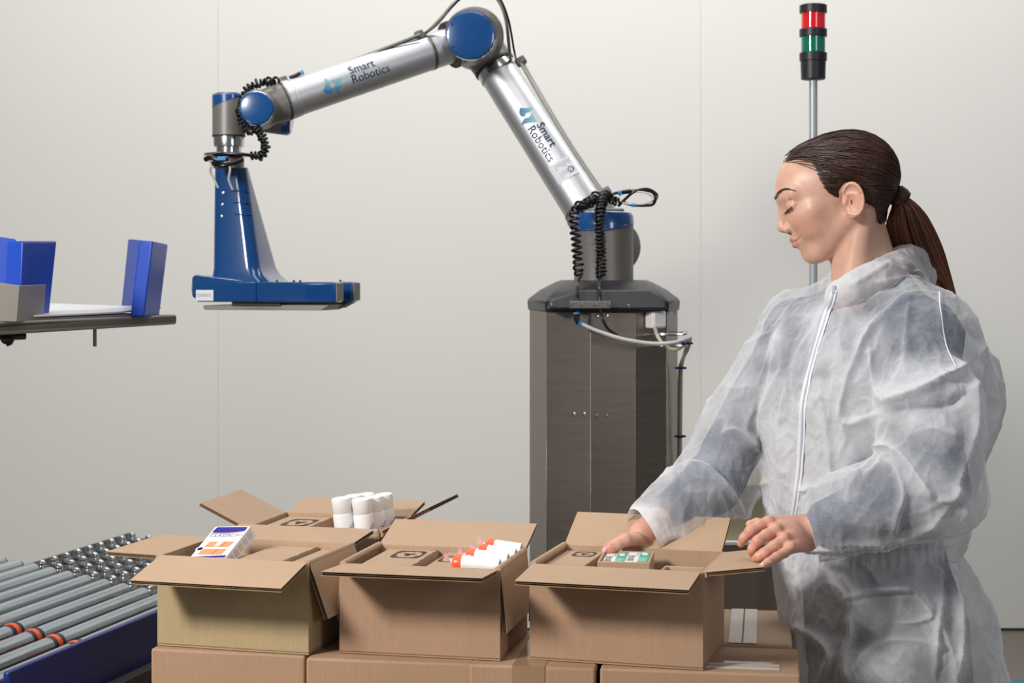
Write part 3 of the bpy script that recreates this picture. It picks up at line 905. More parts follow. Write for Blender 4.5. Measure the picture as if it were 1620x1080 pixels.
# ball transfers
nb = 0
base_ = MB()
for i in range(0, 9):
    for j in range(0, 9):
        c = first + step * (i + .9) + cd * (.03 + .052 * j)
        if j > 8 - (i * .033 / .052) + 99: continue
        c = c + Vector((0, 0, ZC))
        b = MB(); b.revolve(c + Vector((0, 0, -.035)), (0, 0, 1), [(0, .006), (.010, .006), (.011, .0095), (.022, .0100), (.024, .0085)], 12)
        b.sphere(c + Vector((0, 0, -.0095)), .0092, 12, 8)
        b.build('ball_transfer', M['ball'], cv, smooth=40); nb += 1
c0 = first + step * (-.3)
b = MB(); b.prism([first + step * 0.2 + cd * .0, first + step * 10 + cd * 0, first + step * 10 + cd * .50, first + step * .2 + cd * .50], (0, 0, 0.006))
o = b.build('ball_deck', M['gap_grey'], cv); o.location.z += ZC - .031
b = MB(); e0 = first + step * .15; e0.z = 0
b.prism([e0 + Vector((0, 0, ZC - .05)), e0 + cd * .5 + Vector((0, 0, ZC - .05)), e0 + cd * .5 + Vector((0, 0, ZC - .016)), e0 + Vector((0, 0, ZC - .016))], cp * -.006); b.build('far_rail', M['tray'], cv)
e1 = first + step * -1.6
b = MB(); b.prism([e1 - cd * 1.6 + Vector((0, 0, ZC - .06)), e1 + cd * .02 + Vector((0, 0, ZC - .06)), e1 + cd * .02 + Vector((0, 0, ZC - .003)), e1 - cd * 1.6 + Vector((0, 0, ZC - .003))], cp * -.02); b.build('far_rail', M['umber'], cv)
# under frame
b = MB(); b.prism([first + step * -1 - cd * 1.7, first + step * 10 - cd * 1.7, first + step * 10 + cd * .1, first + step * -1 + cd * .1], (0, 0, .02)); o = b.build('under_tray', M['gap_grey'], cv); o.location.z += ZC - .10
# blue side panel (top edge from (15,1065) to (248,965))
pA = P(15, 1062, 2.653); pB = P(262, 959, 3.163)
pA.z = pB.z = .808

b = MB(); b.prism([pA, pB, pB - Vector((0, 0, .45)), pA - Vector((0, 0, .45))], (cp * -.012)); b.build('side_panel', M['panel_blue'], cv, bevel=.003, seg=3)
for a in (pA, pB - cd * .1, first - cd * 1.2, first + cd * .3):
    b = MB(); q = Vector((a.x - .05, a.y, 0)); b.box((q.x - .02, q.y - .02, 0), (q.x + .02, q.y + .02, ZC - .09)); b.build('leg', M['tray'], cv)
# ------------------------------------------------------------ cartons
def flap_mesh(L, ln, th=.0066, waves=True, cut=.002):
    """board in the x (hinge) / y (outward) plane, z up = inside face; returns a MB with liners and fluting"""
    b = MB()
    t = .0007
    y0, y1 = .001, ln
    x0, x1 = cut, L - cut
    b.m = 0
    b.box((x0, y0, -t), (x1, y1, 0))
    b.m = 1
    b.box((x0, y0, -th), (x1, y1, -th + t))
    b.m = 2
    if waves:
        b.box((x0, y0, -th / 2 - t * .35), (x1, y1, -th / 2 + t * .35))
        for (za, zb, wl) in ((-t, -th / 2, .0062), (-th / 2, -th + t, .0050)):
            n = max(4, int((x1 - x0) / wl * 8))
            am = abs(za - zb) / 2 - .0002; zm = (za + zb) / 2
            vs = []; fs = []
            for k in range(n + 1):
                x = x0 + (x1 - x0) * k / n
                z = zm + am * math.sin(2 * PI * (x - x0) / wl)
                vs += [(x, y0, z), (x, y1 - .0006, z)]
            for k in range(n):
                fs.append((2 * k, 2 * k + 2, 2 * k + 3, 2 * k + 1))
            b.add(vs, fs)
    # closed sides and hinge
    b.m = 1
    b.box((x0, y0, -th), (x0 + .0007, y1, 0)) if not waves else None
    return b


def open_box(label, org, ang, W, D, H, flaps, outer, group='open cartons on top of the stack'):
    """org = front left bottom corner; ang in degrees"""
    a = math.radians(ang)
    t = thing('cardboard_box', label, 'box', org, -a, group, local=True)
    th = .005
    b = MB()
    b.m = 0
    # walls: outer skins material 0, inner material 1
    def wall(p, q, nrm):
        # p,q ground points (outer), nrm inward
        pass
    b.prism([(0, 0, 0), (W, 0, 0), (W, D, 0), (0, D, 0)], (0, 0, .004))
    for (x0, y0, x1, y1) in ((0, 0, W, th), (0, D - th, W, D), (0, th, th, D - th), (W - th, th, W, D - th)):
        b.m = 0
        b.box((x0, y0, .002), (x1, y1, H))
    # inner liner sheets, one step inside the walls
    b.m = 1
    e = .0006
    for (x0, y0, x1, y1) in ((th, th, W - th, th + e), (th, D - th - e, W - th, D - th), (th, th, th + e, D - th), (W - th - e, th, W - th, D - th)):
        b.box((x0, y0, .004), (x1, y1, H + .0004))
    b.build('body', [outer, M['card_tan']], t, bevel=.0)
    for side, (ln, el) in flaps.items():
        L = W if side in ('front', 'back') else D
        f = flap_mesh(L - .004, ln)
        o = f.build('flap', [M['card_tan'], outer, M['card_edge']], t, smooth=30)
        # crease roll
        e = math.radians(el)
        rx = Matrix.Rotation(e, 4, 'X')
        if side == 'front': m = Matrix.Translation((W - .002, 0, H)) @ Matrix.Rotation(PI, 4, 'Z')
        elif side == 'back': m = Matrix.Translation((.002, D, H))
        elif side == 'left': m = Matrix.Translation((0, .002, H)) @ Matrix.Rotation(PI / 2, 4, 'Z')
        else: m = Matrix.Translation((W, D - .002, H)) @ Matrix.Rotation(-PI / 2, 4, 'Z')
        o.matrix_local = m @ rx
        # rounded crease along the hinge
        c = MB()
        r = .0052
        c.tube([(0.001, 0, -r * .9), (L - .005, 0, -r * .9)], r, 12)
        co = c.build('crease', M['card_tan'], o, smooth=60)
        co.parent = o
        co.matrix_parent_inverse = Matrix()
    return t


def bpt(org, ang, u, v, z):
    a = math.radians(ang)
    return Vector(org) + Vector((math.cos(a) * u + math.sin(a) * v, -math.sin(a) * u + math.cos(a) * v, z))


ZB = .830
O1 = P(249, 1020, 2.746); O1.z = ZB
O2 = P(537, 1032, 2.691); O2.z = ZB
O3 = P(838, 1042, 2.647); O3.z = ZB
O4 = Vector((-.478, 3.05, ZB))
A1, A2, A3, A4 = 16.0, 12.7, 16.2, 13.5
W1, W2, W3, W4 = .262, .260, .271, .252
H1, H2, H3, H4 = .144, .140, .147, .144
DD = .2
b1 = open_box('open carton with a plaster pack inside, leftmost of the front row', O1, A1, W1, DD, H1,
              dict(front=(.100, -13), left=(.094, 1), back=(.10, 5), right=(.092, -70)), M['card_olive'])
b2 = open_box('open carton holding bandage rolls in the middle of the front row', O2, A2, W2, DD, H2,
              dict(front=(.100, 3), left=(.09, -87), back=(.10, 17), right=(.098, -84)), M['card'])
b3 = open_box('open carton the person reaches into, rightmost of the front row', O3, A3, W3, DD, H3,
              dict(front=(.098, -5), left=(.09, -88), back=(.10, 25), right=(.092, 8)), M['card'])
b4 = open_box('open carton holding white bottles, behind the front row', O4, A4, W4, DD, H4,
              dict(front=(.085, -84), left=(.096, 25), back=(.10, 9), right=(.100, 27)), M['card'])


def loc_box(name, label, cat, org, ang, u0, v0, z0, du, dv, dz, m, bevel=.0015, group=None):
    """closed block as a top-level thing placed in the frame of a carton"""
    p = bpt(org, ang, u0, v0, z0)
    t = thing(name, label, cat, p, -math.radians(ang), group, local=True)
    b = MB(); b.box((0, 0, 0), (du, dv, dz)); b.build('body', m, t, bevel=bevel)
    return t


def symbol(t, cx_, cy_, z, w_, h_):
    """black rounded recycling mark on a carton lid (local coordinates)"""
    n = 40
    def rr(w2, h2, e):
        out = []
        for k in range(n):
            a = 2 * PI * k / n
            ca, sa = math.cos(a), math.sin(a)
            out.append((cx_ + math.copysign(abs(ca) ** e, ca) * w2, cy_ + math.copysign(abs(sa) ** e, sa) * h2, z))
        return out
    o_ = rr(w_ / 2, h_ / 2, .35); i_ = rr(w_ / 2 * .84, h_ / 2 * .84, .85)
    b = MB(); b.add(o_ + i_, [(k, (k + 1) % n, (k + 1) % n + n, k + n) for k in range(n)])
    # three arrow bodies around a star
    for q in range(3):
        a = 2 * PI * q / 3 + .5
        pts = []
        for s_, r in ((-.16, .0), (-.16, .42), (.0, .62), (.16, .42), (.16, .0)):
            x = math.cos(a) * r - math.sin(a) * s_; y = math.sin(a) * r + math.cos(a) * s_
            pts.append((cx_ + x * w_ * .42, cy_ + y * h_ * .42, z))
        b.add(pts, [tuple(range(5))])
    for q in range(3):
        a = 2 * PI * q / 3 + 1.55
        pts = []
        for s_, r in ((-.5, .80), (0, .98), (.5, .80), (0, .84)):
            x = math.cos(a + s_ * .5) * r; y = math.sin(a + s_ * .5) * r
            pts.append((cx_ + x * w_ * .45, cy_ + y * h_ * .45, z))
        b.add(pts, [tuple(range(4))])
    return b.build('printed_mark', M['ink'], t)


def ragged(t, x, y0, y1, z, sgn=-1, seed=1):
    """torn edge strip along a carton lid"""
    rnd = random.Random(seed)
    b = MB(); vs = []; n = 16
    for k in range(n + 1):
        y = y0 + (y1 - y0) * k / n
        vs += [(x, y, z), (x + sgn * rnd.uniform(.001, .005), y, z + .0008)]
    b.add(vs, [(2 * k, 2 * k + 1, 2 * k + 3, 2 * k + 2) for k in range(n)])
    return b.build('torn_edge', M['card_edge'], t)


gi = 'inner cartons packed inside the open cartons'
# box 1
c = loc_box('inner_carton', 'brown inner carton beside the plaster pack in the leftmost open carton', 'inner carton', O1, A1, .118, .008, .006, .082, DD - .016, H1 - .014, M['card_tan'], group=gi)
ragged(c, .082, 0, DD - .016, H1 - .0138)
c = loc_box('inner_carton', 'brown inner carton against the right wall of the leftmost open carton', 'inner carton', O1, A1, .205, .008, .006, .048, DD - .016, H1 - .017, M['card_tan'], group=gi)
c = loc_box('inner_carton', 'brown inner carton under the leaning blue and white plaster pack', 'inner carton', O1, A1, .010, .008, .006, .104, DD - .016, .070, M['card'], group=gi)
# box 2
c = loc_box('inner_carton', 'brown inner carton with recycling mark, left of the bandage rolls', 'inner carton', O2, A2, .022, .008, .006, .088, DD - .016, H2 - .012, M['card_tan'], group=gi)
symbol(c, .050, .135, H2 - .0115, .050, .070); ragged(c, .088, 0, DD - .016, H2 - .0118, seed=3)
c = loc_box('inner_carton', 'brown inner carton with recycling mark beside the orange bandage tips', 'inner carton', O2, A2, .126, .008, .006, .066, DD - .016, H2 - .014, M['card_tan'], group=gi)
symbol(c, .022, .118, H2 - .0135, .034, .056)
c = loc_box('inner_carton', 'inner carton carrying the four bandage rolls', 'inner carton', O2, A2, .1935, .008, .006, .059, DD - .016, H2 - .040, M['card_tan'], group=gi)
c = loc_box('leaflet', 'pale blue leaflet showing in the gap between inner cartons', 'leaflet', O2, A2, .113, .012, .085, .001, .04, .040, M['sticker'], bevel=0)
# box 3
c = loc_box('inner_carton', 'brown inner carton with recycling mark in the rightmost open carton', 'inner carton', O3, A3, .010, .008, .006, .064, DD - .016, H3 - .014, M['card_tan'], group=gi)
symbol(c, .038, .152, H3 - .0135, .036, .046)
# box 4
c = loc_box('inner_carton', 'brown inner carton with recycling mark left of the white bottles', 'inner carton', O4, A4, .012, .008, .006, .090, DD - .016, H4 - .012, M['card_tan'], group=gi)
symbol(c, .050, .105, H4 - .0115, .052, .085); ragged(c, .090, 0, DD - .016, H4 - .0118, seed=5)
c = loc_box('inner_carton', 'brown inner carton with its lid closed beneath the white bottles', 'inner carton', O4, A4, .108, .008, .006, .134, DD - .016, H4 - .030, M['card_tan'], group=gi)


def open_tray(label, org, ang, u0, v0, z0, du, dv, dz, th=.004):
    p = bpt(org, ang, u0, v0, z0)
    t = thing('inner_tray', label, 'inner tray', p, -math.radians(ang), 'open inner trays in the rightmost carton', local=True)
    b = MB(); b.box((0, 0, 0), (du, dv, .003))
    for (x0, y0, x1, y1) in ((0, 0, du, th), (0, dv - th, du, dv), (0, th, th, dv - th), (du - th, th, du, dv - th)):
        b.box((x0, y0, .001), (x1, y1, dz))
    b.build('body', M['card_tan'], t, bevel=.001)
    return t


# trays in box 3
OT = Vector((.1335, 2.672, ZB)); AT = 8.5; TZ = .060
tray = open_tray('open inner tray with two green medicine packs under the hand', OT, AT, 0, 0, TZ, .082, .106, .087)
tray2 = open_tray('open inner tray with a pale carton in the front right of the rightmost carton', O3, A3, .192, .010, .052, .070, .100, .084)
sup = loc_box('inner_carton', 'brown inner carton under the tray of green packs', 'inner carton', OT, AT, 0, 0, .006, .080, .104, .0535, M['card'], group=gi)
sup = loc_box('inner_carton', 'brown inner carton under the front right tray', 'inner carton', O3, A3, .192, .010, .006, .070, .100, .0455, M['card'], group=gi)
mgreen = mat('green_pack_print', srgb(24, 176, 144), 0.4)
mwp = mat('white_pack_board', srgb(232, 230, 226), 0.45)
mpill = mat('white_print', srgb(236, 240, 240), 0.5)


def med_pack(label, u0, v0, z0, du, dv, dz, org=O3, ang=A3):
    p = bpt(org, ang, u0, v0, z0)
    t = thing('medicine_pack', label, 'medicine pack', p, -math.radians(ang), 'green and white medicine packs', local=True)
    b = MB(); b.box((0, 0, 0), (du, dv, dz)); b.build('carton', mwp, t, bevel=.0008)
    z = dz + .0004
    b = MB(); b.prism([(du * .56, .0006, z), (du - .0006, .0006, z), (du - .0006, dv - .0006, z), (du * .56, dv - .0006, z)], (0, 0, .0003)); b.build('green_panel', mgreen, t)
    b = MB(); z2 = z + .0006
    for cx_, cy_ in ((.74, .86), (.78, .74)):
        b.add([(du * cx_ + .0048 * math.cos(2 * PI * k / 20), dv * cy_ + .0078 * math.sin(2 * PI * k / 20), z2) for k in range(20)], [tuple(range(20))])
    for k in range(5):
        x = du * (.60 + .07 * k)
        b.box((x, dv * .10, z2 - .0002), (x + .0006, dv * (.40 + .05 * (k % 3)), z2))
    b.build('printed_tablets', mpill, t, label='white tablets printed on the pack')
    b = MB(); placed_text(b, 'BINE', .0165, lambda x, y: (du * .36 - y * .9, .012 + x * 1.5, z2)); 
    placed_text(b, '500 mg', .005, lambda x, y: (du * .50 - y, dv * .66 + x * 1.5, z2))
    b.build('lettering', M['ink'], t)
    return t


med_pack('green and white medicine pack in the tray, the left one of two', .0055, .005, TZ + .004, .035, .096, .080, OT, AT)
med_pack('green and white medicine pack in the tray, the one beside its right wall', .0420, .005, TZ + .004, .035, .096, .082, OT, AT)
t = loc_box('pale_pack', 'pale pack with green spots lying in the front right tray', 'medicine pack', O3, A3, .200, .018, .057, .054, .080, .066, mwp, bevel=.001)
b = MB()
for k in range(3):
    b.box((.008 + .016 * k, .045, .0660), (.018 + .016 * k, .070, .0664))
b.build('green_spots', mgreen, t)

# plaster pack leaning out of box 1
tp = thing('plaster_pack', 'white and orange plaster pack with dark blue band leaning in the leftmost carton', 'plaster pack', P(340, 870, 2.80))
BL = P(300, 882, 2.790); BR = P(356.5, 882, 2.765); TL = P(341, 832.5, 2.865)
va = BR - BL
vb = TL - BL
vb = vb - va * (vb.dot(va) / va.length_squared) + va * (vb.dot(va) / va.length_squared)
nn = va.cross(vb).normalized()
if nn.y < 0: nn = -nn
nn = (nn + Vector((0.35, 0, -.25))).normalized()
TH = .020
b = MB(); b.hexa([BL + nn * TH, BR + nn * TH, BR, BL, TL + nn * TH, BR + vb + nn * TH, BR + vb, TL]); pk = b.build('carton', mwp, tp, bevel=.0006)


def PK(u, v, l=.0005):
    return BL + va * u + vb * v - va.cross(vb).normalized() * (l if va.cross(vb).y > 0 else -l)


mnav = mat('deep_blue_print', srgb(18, 16, 136), 0.4)
morp = mat('orange_plaster_print', srgb(222, 146, 92), 0.5)
mord = mat('dark_orange_print', srgb(196, 108, 66), 0.5)
mgry = mat('grey_print', srgb(120, 126, 150), 0.5)


def quad(name, pts, m, l=.0005, parent=None):
    b = MB(); b.add([PK(u, v, l) for u, v in pts], [tuple(range(len(pts)))]); return b.build(name, m, parent or pk)


quad('blue_band', [(.05, .86)] + [(.05 + .9 * k / 8, .80 - .02 * math.sin(PI * k / 8) + .05 * (k / 8) ** 2) for k in range(9)] + [(.94, .97), (.08, .97)], mnav)
quad('red_line', [(.05 + .88 * k / 8, .785 - .02 * math.sin(PI * k / 8) + .05 * (k / 8) ** 2) for k in range(9)] + [(.05 + .88 * k / 8, .770 - .02 * math.sin(PI * k / 8) + .05 * (k / 8) ** 2) for k in range(8, -1, -1)], mat('red_print', srgb(220, 110, 120), .5))
b = MB()
placed_text(b, 'CLASSIC', .0125, lambda x, y: PK(.06 + x / va.length, .655 + y / vb.length, .0007))
placed_text(b, '20 x', .0085, lambda x, y: PK(.76 + x / va.length, .68 + y / vb.length, .0007))
b.build('lettering', mgry, pk)
quad('plaster_print', [(.16, .34), (.84, .34), (.90, .50), (.20, .50)], morp)
quad('plaster_print', [(.14, .10), (.80, .10), (.86, .27), (.20, .27)], morp)
quad('plaster_print', [(.52, .10), (.56, .10), (.62, .27), (.58, .27)], mord, .0007)
quad('plaster_print', [(.60, .34), (.64, .34), (.70, .50), (.66, .50)], mord, .0007)
quad('plaster_pad', [(.42, .36), (.56, .36), (.60, .48), (.46, .48)], mpill, .0008)
b = MB(); n = 20
b.add([PK(.10 + .075 * math.cos(2 * PI * k / n), .27 + .05 * math.sin(2 * PI * k / n), .0009) for k in range(n)], [tuple(range(n))]); b.build('round_emblem', M['navy'], pk)
b = MB(); n = 24
vs = [PK(.10 + r * 1.0 * math.cos(2 * PI * k / n), .27 + r * .66 * math.sin(2 * PI * k / n), .0008) for r in (.075, .12) for k in range(n)]
b.add(vs, [(k, (k + 1) % n, (k + 1) % n + n, k + n) for k in range(n)]); b.build('emblem_ring', mpill, pk)
# bottom blue stripe on the face
quad('blue_foot', [(.03, .005), (.985, .005), (.97, .075), (.03, .03)], mnav)
# small pictures on the right side face
for k in range(5):
    b = MB()
    f0, f1 = .08 + .18 * k, .20 + .18 * k
    off = va.normalized() * .0005
    b.add([BR + vb * f0 + nn * TH * .25 + off, BR + vb * f0 + nn * TH * .78 + off, BR + vb * f1 + nn * TH * .78 + off, BR + vb * f1 + nn * TH * .25 + off], [(0, 1, 2, 3)])
    b.build('side_picture', [mat('pale_grey_print', srgb(190, 192, 214), .5), mat('blush_print', srgb(222, 184, 180), .5), mat('pale_orange_print', srgb(226, 200, 160), .5), mat('pale_print', srgb(206, 204, 208), .5), mat('pale_print', srgb(206, 204, 208), .5)][k], pk)
t = loc_box('striped_pack', 'black striped pack lying under the leaning plaster pack', 'medicine pack', O1, A1, .075, .06, .077, .045, .1, .045, M['blk'], bevel=.001)
b = MB()
for k in range(4):
    b.box((.001, .015 + .022 * k, .0451), (.044, .017 + .022 * k, .0455))
b.build('white_stripe_print', mpill, t)

# bandage rolls in box 2
mwrap = mat('orange_wrapper', srgb(240, 96, 50), 0.3)
mclear = mat('clear_wrapper', srgb(238, 190, 185), 0.2)
mcore = mat('gauze_end', srgb(196, 188, 182), 0.8)
for k, (pxl, pyl, pxr, pyr, Y, r) in enumerate(((716, 890, 790, 897, 2.69, .0135), (737, 881, 803, 889, 2.735, .0145), (757, 873, 815, 881, 2.785, .014), (768, 864, 824, 872, 2.83, .0135))):
    pa = P(pxl, pyl, Y); pb = P(pxr, pyr, Y - .012)
    d = (pb - pa).normalized(); Lr = (pb - pa).length
    names = ['white bandage roll with orange wrapper end, nearest of the four', 'white bandage roll with orange wrapper end, second from the front',
             'white bandage roll with orange wrapper end, third from the front', 'white bandage roll with orange wrapper end, farthest of the four']
    t = thing('bandage_roll', names[k], 'bandage', pa, 0, 'bandage rolls in the middle carton')
    b = MB(); prof = [(.012 + (Lr - .012) * i / 10, r * (1 + .02 * math.sin(i * 1.7 + k))) for i in range(11)]
    b.revolve(pa, d, [(.011, r * .7)] + prof + [(Lr + .0005, r * .86)], 28); b.build('gauze', M['gauze'], t)
    b = MB(); rg = [(Lr + .001, r * .80), (Lr + .0016, r * .55), (Lr + .001, r * .3)]; b.revolve(pa, d, rg, 24); b.build('roll_end', mcore, t)
    b = MB(); b.revolve(pa, d, [(0, r * .55), (.003, r * .9), (.008, r * 1.04), (.015, r * 1.03)], 28); b.build('wrapper_band', mwrap, t, label='orange wrapper band')
    b = MB()
    rnd = random.Random(k)
    ringn = 14; R0 = []; R1 = []; R2 = []
    ux = d.orthogonal().normalized(); uy = d.cross(ux)
    for q in range(ringn):
        a = 2 * PI * q / ringn
        e = ux * math.cos(a) + uy * math.sin(a)
        R0.append(pa + d * .002 + e * r * .5); R1.append(pa - d * .004 + e * r * .18 + Vector((0, 0, .004))); R2.append(pa - d * (.010 + rnd.uniform(0, .004)) + e * r * (.35 + rnd.uniform(-.2, .3)) + Vector((0, 0, .010)))
    b.loft([R0, R1, R2], cap=False); b.build('wrapper_twist', mclear, t, label='pale pink twisted wrapper end')

# bottles in box 4
mbot = mat('white_bottle', srgb(240, 240, 242), 0.35)
mlab = mat('pale_blue_print', srgb(150, 160, 210), 0.5)
tilt = Vector((-.10, -.05, 1)).normalized()
bl = [(545, 836, 3.115, 'white roll-on bottle at the left front of the bottle cluster'),
      (577, 837, 3.105, 'white roll-on bottle in front with blue print on its right side'),
      (563, 833, 3.150, 'white roll-on bottle tucked behind the two front ones'),
      (596, 833, 3.135, 'white roll-on bottle third from the right of the cluster'),
      (611, 828, 3.17, 'white roll-on bottle at the right end of the cluster'),
      (583, 830, 3.172, 'white roll-on bottle at the rear centre of the cluster')]
for k, (px, py, Y, lab) in enumerate(bl):
    rr = .0185 if k < 2 else .0175
    base = P(px, py, Y)
    ztopc = O4.z + H4 - .023
    base = base + tilt * ((ztopc - base.z) / tilt.z)
    Hh = .062 if k != 2 else .060
    hb = P(px, py - (53 if k in (3, 4) else 50), Y).z - ztopc - .0
    hb = .068
    t = thing('roll_on_bottle', lab, 'bottle', base, 0, 'white roll-on bottles in the rear carton')
    b = MB(); b.revolve(base, tilt, [(0, rr * .7), (.001, rr * .96), (.004, rr), (hb * .50, rr), (hb * .58, rr * .96), (hb * .60, rr * .86)], 32); b.build('bottle_body', mbot, t)
    b = MB(); b.revolve(base, tilt, [(hb * .585, rr * .9), (hb * .60, rr * .94), (hb * .93, rr * 1.0), (hb * .985, rr * .97), (hb, rr * .85), (hb * 1.0, rr * .2)], 32); b.build('cap', M['white'], t)
    b = MB()
    ux = Vector((1, 0, .1)).normalized(); uy = tilt.cross(ux)
    for (a0, a1, h0, h1) in ((-58, -30, .012, .015), (-58, -28, .006, .009), (-50, -30, .017, .0185), (-27, -17, .015, .023)):
        vs = []
        for j in range(5):
            a = math.radians(a0 + (a1 - a0) * j / 4)
            e = (ux * math.cos(a) + uy * math.sin(a)) * (rr + .0004)
            vs += [base + tilt * h0 + e, base + tilt * h1 + e]
        b.m = 0
        b.add(vs, [(2 * j, 2 * j + 2, 2 * j + 3, 2 * j + 1) for j in range(4)])
    b.build('label_print', mlab, t)


# closed cartons below
def closed_box(label, org, ang, W, D, H, m, tape=None, seam=True, group='closed cartons under the open ones'):
    t = thing('closed_carton', label, 'box', org, -math.radians(ang), group, local=True)
    b = MB(); b.box((0, 0, 0), (W, D, H)); b.build('body', m, t, bevel=.004, seg=3)
    if tape == 'depth':
        b = MB(); b.box((W / 2 - .0225, -.0008, H - .0), (W / 2 + .0225, D + .0008, H + .0007)); b.build('tape', M['tape_w'], t, label='pale paper tape')
        b = MB(); b.box((W / 2 - .0012, .004, H + .0007), (W / 2 + .0012, D - .002, H + .0012)); b.build('tape_crease', M['card_edge'], t)
    if tape == 'front':
        b = MB(); b.box((W * .48, .02, H), (W * .90, .075, H + .0006)); tp_ = b.build('tape', M['tape_clear'], t, label='glossy clear tape')
        b = MB()
        for k in range(2):
            b.box((W * .52, .024 + .022 * k, H + .0006), (W * .90, .038 + .022 * k, H + .0011))
        b.build('printed_tape_strip', M['tape_w'], t, label='pale printed strip')
        tp_.name = 'tape'
    if tape == 'clear':
        b = MB(); b.box((W / 2 - .03, -.0012, H - .05), (W / 2 + .02, D * .9, H + .0007)); b.build('tape', M['tape_clear'], t, label='glossy clear tape')
    return t


HL = .146
ZL = ZB - HL - .0012
def gp(px, py, z):
    Y = (CAMH - z) * FOC / (py - HOR); q = P(px, py, Y); q.z = z; return q


def lowbox(label, px, py, ang, W, D, m, **k):
    q = gp(px, py, ZB - .0008); q.z = ZL; return closed_box(label, q, ang, W, D, HL, m, **k)


lowbox('closed carton at the left end of the bottom row, next to the blue panel', 238.5, 1025, 12.0, .258, DD, M['card'])
lowbox('closed carton second from the left in the bottom row', 484, 1040, 9.0, .262, DD, M['card'])
lowbox('small closed carton with clear tape, third in the bottom row', 742, 1050, 8.5, .194, .262, M['card'], tape='clear')
lowbox('closed carton with printed tape at the right of the bottom row', 949, 1056, 8.5, .300, .178, M['card'], tape='front')
lowbox('closed carton with pale tape strip, behind the printed tape carton', 1096, 1014, 8.5, .160, .28, M['card_tan'], tape='depth')
# cartons that carry the rear open carton
q = Vector((-.500, 3.035, ZL)); closed_box('closed carton under the rear open carton of bottles', q, 13.5, .27, .215, HL, M['card'])

# low table that carries the stack
t = thing('packing_table', 'low packing table under the bottom row of cartons', 'table', (-.05, 2.85, 0))
b = MB(); b.box((-.57, 2.50, ZL - .031), (.47, 3.34, ZL - .001)); b.build('tabletop', M['wood'], t, bevel=.003)
for x in (-.54, .43):
    for y in (2.54, 3.30):
        b = MB(); b.box((x - .02, y - .02, 0), (x + .02, y + .02, ZL - .031)); b.build('leg', M['tray'], t)
# ------------------------------------------------------------ implicit surfaces for the person
def V3(*a):
    return np.array(a, float)


def Pn(px, py, Y):
    return np.array(P(px, py, Y))


def smin(a, b, k):
    h = np.clip(0.5 + 0.5 * (b - a) / k, 0, 1)
    return b + (a - b) * h - k * h * (1 - h)


def smax(a, b, k):
    return -smin(-a, -b, k)


def cap(p, a, b, ra, rb):
    ab = b - a
    t = np.clip(((p - a) @ ab) / (ab @ ab), 0, 1)
    return np.linalg.norm(p - a - t[:, None] * ab, axis=1) - (ra + (rb - ra) * t)


def ell(p, c, r):
    q = (p - c) / r
    k0 = np.linalg.norm(q, axis=1)
    k1 = np.linalg.norm(q / r, axis=1)
    return k0 * (k0 - 1) / np.maximum(k1, 1e-9)


def chain(p, pts, rs, k=0.0):
    d = None
    for i in range(len(pts) - 1):
        e = cap(p, pts[i], pts[i + 1], rs[i], rs[i + 1])
        d = e if d is None else (np.minimum(d, e) if k == 0 else smin(d, e, k))
    return d


